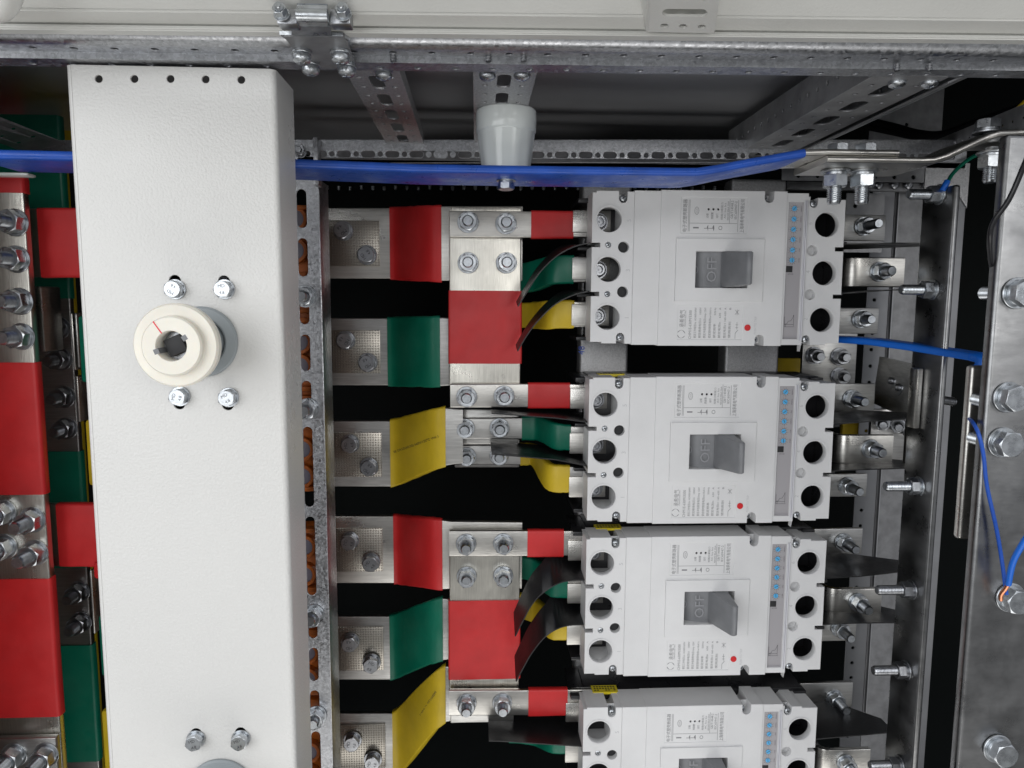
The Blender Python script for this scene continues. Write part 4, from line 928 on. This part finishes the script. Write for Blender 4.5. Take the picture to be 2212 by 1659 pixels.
# ------------------------------------------------------------------ black phase barriers
GB = 'black phase barriers slotted into the breakers'
def barrier(lab, near, dep, dz_far=0.0, notch=True, taper=None, zf=None):
    """near edge measured as (px, py) at depth .772, sheet runs back by dep"""
    pts = smooth([tuple(P(x, y, .772)) for x, y in near], 5) if len(near) > 3 else [tuple(P(x, y, .772)) for x, y in near]
    T = N(); th = .0012; n_ = len(pts); top = []
    for i, p in enumerate(pts):
        p = Vector(p); a = Vector(pts[max(i-1, 0)]); c = Vector(pts[min(i+1, n_-1)]); tn = (c-a).normalized(); nn = Vector((-tn.z, 0, tn.x))
        f = i/(n_-1); d = dep*(taper(f) if taper else 1)
        if dz_far: d = dep+(.030-dep)*min(1, f/.4)      # the curved sheets twist to face outward and stay clear of the riser
        q = p+Vector((0, d, dz_far*min(1, f/.3)*(1-.45*f)))
        top.append([T.verts.new(v) for v in (p-nn*th/2, p+nn*th/2, q+nn*th/2, q-nn*th/2)])
    for a, c in zip(top, top[1:]):
        for k in range(4): T.faces.new((a[k], a[(k+1) % 4], c[(k+1) % 4], c[k]))
    T.faces.new(top[0]); T.faces.new(top[-1][::-1])
    q = Vector(pts[0]); T2 = N(); box(T2, q.x-.003, q.x+.005, .764, .776, q.z-.0016, q.z+.0016, .0004); join(T, T2)
    o = obj('phase_barrier', T, 'black', sharp=60); tag(o, lab, 'barrier', GB); return o
barrier('upper curved black barrier left of the topmost breaker, drooping over the red riser', [(1282, 523), (1240, 533), (1200, 555), (1165, 590), (1140, 628), (1119, 662)], .06, .009)
barrier('lower curved black barrier left of the topmost breaker, ending over the red riser', [(1280, 628), (1240, 637), (1200, 657), (1165, 690), (1140, 722), (1118, 759)], .06, .009)
barrier('upper straight black barrier left of the second breaker, pointing slightly upward', [(1276, 913), (1200, 903), (1062, 893)], .075, .0)
barrier('lower straight black barrier left of the second breaker, covering a nut', [(1272, 1007), (1200, 993), (1062, 981)], .075, .0)
barrier('upper curved black barrier left of the third breaker', [(1270, 1253), (1216, 1257), (1174, 1280), (1148, 1308), (1129, 1343), (1113, 1375)], .075, .027)
barrier('lower curved black barrier left of the third breaker', [(1270, 1349), (1220, 1353), (1182, 1372), (1151, 1408), (1132, 1440), (1115, 1472)], .075, .027)
barrier('wide black barrier left of the lowest breaker', [(1264, 1613), (1200, 1609), (1094, 1602), (1056, 1601)], .085)
tp_ = lambda f: 1 if f < .55 else max(.12, 1-(f-.55)*1.5)
barrier('upper black barrier right of the topmost breaker, seen nearly edge on', [(1812, 527), (1930, 525), (2048, 526)], .085, taper=tp_)
barrier('lower black barrier right of the topmost breaker, seen edge on', [(1803, 635), (1920, 627), (2042, 622)], .085, taper=tp_)
barrier('upper black barrier right of the second breaker', [(1797, 917), (1900, 909), (2018, 901)], .085, taper=tp_)
barrier('lower black barrier right of the second breaker', [(1787, 1018), (1880, 1014), (2016, 1010)], .085, taper=tp_)
barrier('upper black barrier right of the third breaker, showing its whole top face', [(1771, 1250), (1860, 1245), (1986, 1231)], .085, taper=tp_)
barrier('lower black barrier right of the third breaker, showing its whole top face', [(1765, 1350), (1860, 1346), (1986, 1345)], .085, taper=tp_)
barrier('black barrier right of the lowest breaker', [(1752, 1598), (1840, 1590), (1932, 1582)], .085, taper=tp_)

# ------------------------------------------------------------------ right side of the cabinet
# near plated busbar at the right edge
pb = thing('plated_busbar', 'broad scuffed plated busbar standing upright at the right edge', 'busbar', (.40, .50, -.6))
xe = P(2113, 960, .505).x
b = N(); box(b, xe, xe+.12, .500, .510, -.62, P(2170, 292, .505).z, .0032, 4); obj('bar', b, 'plate', pb, sharp=60)
for x, y in ((2196, 633), (2176, 858), (2164, 955), (2181, 1290), (2153, 1616)):
    fix(pb, 'head', .0112, P(x, y, .4995), rot=y)
for x, y in ((2150, 633), (2140, 868), (2128, 953)):
    q = P(x, y, .512); T = N(); pr2 = [(.0045, -.002)]
    for k in range(11): pr2 += [(.0044, .0015*k), (.0050, .0015*k+.0007)]
    pr2 += [(.004, .0172), (0, .0176)]
    T2 = N(); lathe(T2, pr2, 20); join(T, T2, Matrix.Translation(Vector((xe+.0105, .510, q.z))) @ Matrix.Rotation(-math.pi/2, 4, 'X')); obj('stud_end', T, 'thread', pb)
# second, deeper bar behind it carrying the torn end of the blue sleeve
b = N(); q0, q1 = P(2098, 790, .53), P(2085, 1165, .53); box(b, q0.x, q0.x+.08, .5290, .5370, q1.z, q0.z, .0025, 3); o = obj('short_busbar', b, 'tinh'); tag(o, 'short bare bar behind the plated busbar, below the torn light blue sleeve', 'busbar')
# light blue strip
lb = thing('light_blue_busbar', 'light blue sleeved bar between the first and second breakers, running to the right', 'busbar', P(1960, 750, .72))

wq = Vector((.135, .062, 0)).normalized()
def tst(px, py, Y, wid): q = P(px, py, Y); return (q+wq*wid/2, wid)
b = N(); ribbon(b, [tst(1760, 731, .83, .028), tst(1800, 733, .80, .028), tst(1870, 738, .768, .028), tst(1960, 750, .73, .028), tst(2048, 764, .69, .028), tst(2092, 771, .665, .028)], .0074, wq, .003)
ribbon(b, [tst(2091, 771, .666, .028), tst(2106, 775, .658, .028), tst(2112, 782, .655, .027), tst(2109, 790, .655, .026)], .0076, wq, .003)
obj('blue_sleeve', b, 'lightblue', lb, sharp=60)
b = N(); random.seed(3)
for k in range(5): q = P(2101+k*3, 789, .652); tube(b, [q, q+Vector((random.uniform(-.002, .002), -.001, -.003-random.random()*.003)), q+Vector((random.uniform(-.003, .001), .001, -.006-random.random()*.003))], .0008, 6)
obj('torn_edge', b, 'lightblue', lb)

# tall bar seen edge on
tbx = P(2048, 700, .70).x
eb = thing('tall_busbar', 'tall flat bar seen edge on at the right, with studs on its left face', 'busbar', (tbx, .70, -.66))
b = N(); box(b, tbx-.0035, tbx+.0035, .700, .752, -.70, P(2057, 398, .70).z, .0028, 3); obj('bar', b, 'plate', eb, sharp=60)
for y, Y, ln_ in ((420, .722, .020), (626, .722, .022), (1050, .722, .024), (1273, .722, .026), (1446, .722, .024), (1650, .722, .022)):
    q = P(2020, y, Y); fix(eb, 'stud', .0105, Vector((tbx-.0037, Y, q.z)), (-1, 0, 0), length=ln_, rot=y, m='zincd' if y > 1100 else 'zinc')
# cluster plate bolted to it
cp = thing('junction_plate', 'dull square plate with four long studs, just below the light blue bar', 'plate', P(1960, 925, .76))
quad = [P(1900, 770, .900), P(2026, 800, .752), P(2012, 928, .752), P(1884, 870, .900)]
b = N(); quadslab(b, *quad, .006); obj('plate', b, 'tindull', cp)
b = N(); box(b, tbx-.0105, tbx-.0038, .728, .742, P(2020, 925, .73).z, P(2020, 796, .73).z, .0012); obj('edge_strip', b, 'tinh', cp)
nq = (quad[1]-quad[0]).cross(quad[3]-quad[0]).normalized()
if nq.y > 0: nq = -nq
for u, v, l in ((.28, .42, .020), (.42, .5, .020), (.66, .48, .016), (.84, .52, .020)):
    a = quad[0].lerp(quad[1], u); c = quad[3].lerp(quad[2], u); fix(cp, 'stud', .0100, a.lerp(c, v)+nq*.001, (nq+Vector((-.25, 0, 0))), length=l, m='zincd')
# uprights with holes deep inside
def holed(name, lab, x0, y0, x1, y1, Y, holes, m, cat='upright', grp=None, th=.002):
    a = P(x0, (y0+y1)/2, Y); c = P(x1, (y0+y1)/2, Y); zt = P((x0+x1)/2, y0, Y).z; z_ = P((x0+x1)/2, y1, Y).z
    p = plate(rect(a.x, c.x, z_, zt), [circ(h[0], h[1], .0030, 12) for h in holes(a.x, c.x, z_, zt)], Y, th, .0003)
    o = obj(name, p, m); tag(o, lab, cat, grp); return o
def col(fr, pitch=.025):
    def f(x0, x1, z0, z1):
        n = int((z1-z0-.03)/pitch); return [(x0+(x1-x0)*k, z1-.015-i*pitch) for k in fr for i in range(n)]
    return f
GU = 'perforated uprights deep inside on the right'
pu = holed('perforated_upright', 'perforated steel upright deep inside, left of the tall edge-on bar', 1895, 405, 1978, 1700, .98, col((.72,)), 'galvd', grp=GU)
b = N(); q = P(1925, 700, .975); box(b, q.x-.001, q.x+.0004, .9745, .980, -.60, P(1925, 405, .975).z); obj('fold_line', b, 'steel', pu)
holed('perforated_upright', 'darker perforated upright deep inside, just right of the breaker ends', 1848, 405, 1893, 1700, 1.06, col((.35,)), 'steel', grp=GU)
holed('perforated_upright', 'dark plain upright behind the studs of the tall edge-on bar', 1981, 405, 2040, 1700, 1.02, col(()), 'steel', grp=GU)
holed('hinge_bracket', 'pale bracket with a round hole behind the top of the tall edge-on bar', 1998, 352, 2092, 448, .80, lambda a, c, z0, z1: [(c-.013, z0+.013), (c-.013, z0+.0136)], 'galvm', 'bracket')
holed('rear_bracket', 'mottled bracket with holes beside the top terminal of the topmost breaker', 1826, 418, 1908, 545, .93, lambda a, c, z0, z1: [(a+.012, z1-.016), (a+.030, z1-.030), (a+.030, z1-.055)], 'galvd', 'bracket')
holed('rear_crossrail', 'dusty crossrail under the link bar, with small holes', 1690, 350, 2092, 392, .86, lambda a, c, z0, z1: [(a+.02+i*.0235, z1-.017) for i in range(9)], 'galvd', 'rail')
holed('upper_partition', 'grey partition plate seen through the gap above the link bar', 1880, 190, 2036, 315, 1.05, lambda a, c, z0, z1: [(a+.03, z0+.03), (a+.055, z0+.03)], 'galvd', 'plate')
# diagonal perforated strut at the upper right
t = thing('diagonal_strut', 'dusty perforated strut slanting up to the right behind the bent link bar', 'strut', P(2120, 260, .7))
A_, B_, C_, D_ = P(1985, 318, .90), P(2260, 205, .52), P(2260, 262, .52), P(1990, 352, .90)
p = plate([(0, 0), (1, 0), (1, 1), (0, 1)], [[(cx+.008*math.cos(a*.6283), .45+.07*math.sin(a*.6283)) for a in range(10)] for cx in [.05+.06*i for i in range(16)]], 0, .0014, .0001)
bmesh.ops.subdivide_edges(p, edges=[e for e in p.edges if e.calc_length() > .4], cuts=4)
for v in p.verts:
    x_, z_ = v.co.x, v.co.z; dd = v.co.y; v.co = (D_.lerp(C_, x_)).lerp(A_.lerp(B_, x_), z_)+Vector((0, dd, 0))
obj('strut_face', p, 'galvd', t)
# plate with two capped bolts in the gap between the first two breakers
gp = thing('gap_plate', 'bare plate with two bolts, seen in the gap between the first and second breakers', 'plate', P(1790, 820, .93))
b = N(); bpx(b, 1733, 715, 1850, 840, .925, .006, .001); obj('plate', b, 'tindull', gp)
for x, y in ((1757, 768), (1812, 770), (1812, 812)): fix(gp, 'stud', .0118, P(x, y, .925), length=.006, m='zincd', rot=x)
b = N(); bpx(b, 1676, 774, 1730, 830, .99, .01, .001); o = obj('rear_busbar', b, 'yellow'); tag(o, 'dark yellow sleeved bar glimpsed in the gap between the first two breakers', 'busbar')
b = N(); bpx(b, 1820, 890, 1990, 985, 1.08, .01, .001); o = obj('rear_busbar', b, 'yellow'); tag(o, 'shaded yellow sleeved bar far behind the terminals of the second breaker', 'busbar')

# ------------------------------------------------------------------ wires
def wire(lab, pts, r, m, name='wire', parent=None, cat='wire'):
    b = N(); tube(b, pts, r, 12, 8); o = obj(name, b, m, parent, sharp=80)
    if not parent: tag(o, lab, cat)
    return o
wire('thin black wire looping down in front of the plated busbar', [P(2260, 240, .45), P(2215, 350, .47), P(2180, 430, .478), P(2146, 480, .485), P(2138, 520, .49), P(2142, 570, .505), P(2150, 600, .53)], .0018, 'cable')
bw = thing('blue_wire', 'bright blue wire ending in a ring under a bolt of the plated busbar', 'wire', P(2180, 1290, .49))
wire('', [P(2240, 1130, .46), P(2212, 1170, .465), P(2188, 1215, .475), P(2178, 1262, .486)], .0021, 'lightblue', 'wire_insulation', bw)
wire('', [P(2178, 1262, .486), P(2172, 1272, .488), P(2163, 1284, .491), P(2162, 1296, .4925)], .0015, 'copper', 'bare_strand', bw)
gw = thing('earth_wire', 'green and yellow wire with a blue lug at the top stud', 'wire', P(2040, 400, .72))
wire('', [P(2120, 330, .74), P(2096, 342, .735), P(2075, 358, .73), P(2056, 378, .722), P(2046, 396, .715)], .0019, 'green', 'wire_insulation', gw)
wire('', [P(2046, 392, .714), P(2042, 400, .713), P(2036, 412, .714)], .0030, 'lightblue', 'lug_sleeve', gw)
wire('yellow and green wire crossing the upper right corner', [P(2250, 190, .60), P(2200, 235, .62), P(2178, 264, .64), P(2160, 300, .66)], .0024, 'yellow')
for k, l in enumerate(('upper black cable sagging behind the channel at the upper right', 'lower black cable sagging behind the channel at the upper right')):
    wire(l, [P(1880, 262+k*12, 1.0), P(1930, 274+k*10, .97), P(1985, 289+k*6, .93), P(2040, 290+k*3, .9), P(2120, 262+k*4, .86), P(2260, 215, .8)], .0052, 'cable', 'cable', cat='cable')
wire('reflection of the blue wire on the plated busbar, built as a solid dull strand', [P(2094, 905, .53), P(2101, 912, .507), P(2113, 935, .496), P(2124, 980, .4945), P(2132, 1050, .4945), P(2152, 1140, .493), P(2164, 1210, .491), P(2174, 1284, .489)], .0014, 'blue')  # mirror image of the bright wire, modelled as a strand in darker blue
cl = thing('stud_cluster_plate', 'shaded bare plate with three studs, under the square junction plate', 'plate', P(1930, 1000, .86))
b = N(); bpx(b, 1880, 884, 1992, 1000, .87, .006, .001); obj('plate', b, 'tindull', cl)
for x, y in ((1905, 912), (1938, 917), (1965, 930)): fix(cl, 'stud', .0105, P(x, y, .87), (-.5, -1, 0), length=.016, m='zincd', rot=x)
b = N(); bpx(b, 1958, 905, 1972, 1014, .80, .006, .001); o = obj('bar_edge', b, 'tinh'); tag(o, 'short upright bare bar edge below the square junction plate', 'bar')
rb = thing('rear_crossbar', 'dark crossbar with small screw heads behind the top terminal of the topmost breaker', 'rail', P(1950, 405, .95))
b = N(); bpx(b, 1700, 394, 2040, 412, .95, .01, .001); obj('bar', b, 'galvd', rb)
for x in (1870, 1896, 1930, 1960, 1998): fix(rb, 'pan', .0062, P(x, 400, .949), m='zincd', rot=x)
# ring pull of wire on the hinge
wire('thin wire loop hanging under the door hinge', [P(679, 126, .49), P(700, 118, .485), P(735, 119, .485), P(700, 131, .492), P(682, 130, .492), P(678, 126, .49)], .0004, 'zinc', 'wire_loop', cat='wire loop')

# ------------------------------------------------------------------ left edge: vertical busbars behind the white post
GL = 'upright busbars at the left edge'
def upright(lab, xr_px, yref, Y, wpx, m_sections, nuts, length, dull='tindull', clr='red'):
    """m_sections: (y0, y1, kind) going down; right edge fixed by (xr_px, yref)"""
    xr = P(xr_px, yref, Y).x; xl = xr-wpx
    t = thing('upright_busbar', lab, 'busbar', ((xl+xr)/2, Y, -.65), GL)
    def zf(y): return P(xr_px, y, Y).z
    zt = zf(m_sections[0][0]); zb_ = zf(m_sections[-1][1])
    b = N(); ribbon(b, [(Vector(((xl+xr)/2, Y+.004, zt-.001)), xr-xl), (Vector(((xl+xr)/2, Y+.004, zb_)), xr-xl)], .008, Vector((1, 0, 0)), .0012); obj('copper_bar', b, dull, t, sharp=50)
    for y0, y1, kk in m_sections:
        if kk != 'bare':
            b = N(); n_ = 6; ribbon(b, [(Vector(((xl+xr)/2, Y+.004, zf(y0)+(zf(y1)-zf(y0))*k/n_)), xr-xl+.0026+random.uniform(-.0003, .0003)) for k in range(n_+1)], .0106, Vector((1, 0, 0)), .003); obj('sleeve', b, kk, t, sharp=50)
    for x, y in nuts: fix(t, 'stud', .0112, P(x, y, Y), length=length, rot=y, m='zinc' if clr == 'red' else 'zincd')
    return t
upright('red sleeved upright busbar at the left edge of the picture, nearest of its row', 75, 783, .62, .080, [(376, 417, 'red'), (417, 783, 'bare'), (783, 1068, 'red'), (1068, 1250, 'bare'), (1250, 1548, 'red'), (1548, 1800, 'bare')],
        ((34, 481), (37, 560), (44, 651), (48, 727), (72, 1122), (78, 1193), (8, 1106), (10, 1180)), .013, 'tin')
b = N(); bpx(b, -60, 1596, 127, 1800, .612, .007, .0012); t = thing('overlap_plate', 'bare plate bolted over the nearest red upright bar, at the bottom left corner', 'plate', P(60, 1659, .612)); obj('plate', b, 'tindull', t)
for x, y in ((101, 1629), (32, 1630)): fix(t, 'stud', .0112, P(x, y, .612), length=.013, rot=y)
upright('green sleeved upright busbar behind the red one at the left edge', 160, 800, .74, .080, [(250, 645, 'green'), (645, 975, 'bare'), (975, 1226, 'green'), (1226, 1394, 'bare'), (1394, 1645, 'green'), (1645, 1850, 'bare')],
        ((128, 708), (133, 776), (139, 857), (144, 925), (172, 1277), (176, 1343)), .012, clr='green')
upright('brown-yellow upright busbar deepest behind the white post at the left', 166, 800, .90, .055, [(262, 1850, 'yellow')], (), .01, clr='green')
# horizontal branches of the left bars
def branch(lab, x0, x1, x2, y0, y1, Y, colr):
    t = thing('branch_bar', lab, 'busbar', P(x1, y1, Y), 'branch bars between the left edge and the white post')
    hbar(t, 'copper_bar', [hst(x0, y0+1, y1-1, Y+.004), hst(x2+40, y0+1, y1-1, Y+.004)], 'tin', .0075)
    hbar(t, 'sleeve', [hst(x1+(x2-x1)*k/5, y0, y1+random.uniform(-.6, .6), Y+.004) for k in range(6)], colr, .0100, .0026)
branch('upper red sleeved branch bar between the left edge and the white post', 66, 91, 210, 450, 600, .645, 'red')
branch('lower red sleeved branch bar between the left edge and the white post', 104, 131, 240, 1086, 1222, .645, 'red')
for lab, x0, y0, x1, y1, Y, m in (
  ('upright bare strip edge just right of the nearest red bar', 76, 618, 93, 760, .66, 'tinh'),
  ('thin bare strip beside the green bar, upper part', 154, 676, 160, 800, .70, 'tinh'),
  ('second thin bare strip beside the green bar, touching the post', 163, 676, 169, 795, .70, 'tindull'),
  ('slim bare strip lower beside the green bar', 163, 812, 171, 912, .70, 'tinh'),
  ('thin bare strip beside the lower bolts of the green bar', 196, 1232, 202, 1370, .70, 'tinh'),
  ):
    b = N(); bpx(b, x0, y0, x1, y1, Y, .03, .0015); o = obj('bar_edge', b, m); tag(o, lab, 'bar', 'bar edges peeping beside the white post')
for lab, x0, y0, x1, y1, Y, m in (
  ('green sleeved bar end peeping out beside the upper half of the white post', 170, 682, 230, 827, .66, 'green'),
  ('yellow sleeved bar end peeping out beside the middle of the white post', 186, 907, 250, 1050, .66, 'yellow'),
  ('green sleeved bar end peeping out beside the lower half of the white post', 214, 1330, 270, 1462, .66, 'green'),
  ('yellow sleeved bar end peeping out beside the foot of the white post', 222, 1535, 280, 1700, .66, 'yellow'),
  ('dark red sleeved bar end peeping out below the lower red branch', 200, 1215, 260, 1252, .64, 'red')):
    b = N(); bpx(b, x0, y0, x1, y1, Y, .01, .003); o = obj('bar_end', b, m); tag(o, lab, 'bar', 'sleeved bar ends peeping beside the white post')
# things above the blue bar on the left
t = thing('ceiling_strut', 'galvanised perforated strut slanting down at the upper left, left of the white post', 'strut', P(60, 290, .6), 'perforated struts under the ceiling')
p = plate([(0, 0), (1, 0), (1, 1), (0, 1)], [[(cx+.02*math.cos(a*.6283), cz+.06*math.sin(a*.6283)) for a in range(10)] for cx in (.15, .35, .55, .75) for cz in (.3, .75)], 0, .0014, .0001)
c4 = [P(-120, 262, .545), P(53, 330, .72), P(140, 308, .72), P(-120, 205, .545)]
for v in p.verts: x_, z_ = v.co.x, v.co.z; v.co = c4[0].lerp(c4[1], x_).lerp(c4[3].lerp(c4[2], x_), z_)+Vector((0, v.co.y, 0))
obj('strut_face', p, 'galvd', t)
sl = [(x, 332, .0145, .0070) for x in (103, 203)]
t, p = slotted_rail('slotted_rail', 'short stretch of slotted rail above the blue bar, left of the white post', 54, 330, 306, 350, .722, sl, [(153, 333, .0029)], 'galv'); obj('rail_face', p, 'galv', t)
b = N(); bpx(b, -60, 246, 44, 330, .84, .01, .002); o = obj('upper_bar_end', b, 'red'); tag(o, 'dark red sleeved bar behind the strut at the upper left', 'bar', 'coloured bars under the roof at the upper left')
b = N(); bpx(b, 45, 246, 128, 330, .86, .01, .004); o = obj('upper_bar_end', b, 'green'); tag(o, 'dark green sleeved bar behind the strut at the upper left', 'bar', 'coloured bars under the roof at the upper left')
b = N(); bpx(b, 129, 252, 240, 330, .90, .01, .004); o = obj('upper_bar_end', b, 'yellow'); tag(o, 'brownish yellow sleeved bar at the upper left, next to the white post', 'bar', 'coloured bars under the roof at the upper left')
b = N(); bpx(b, -60, 371, 60, 379, .60, .012, .002); o = obj('support_shelf', b, 'insul'); tag(o, 'pale shelf edge just under the blue bar at the left edge', 'shelf')
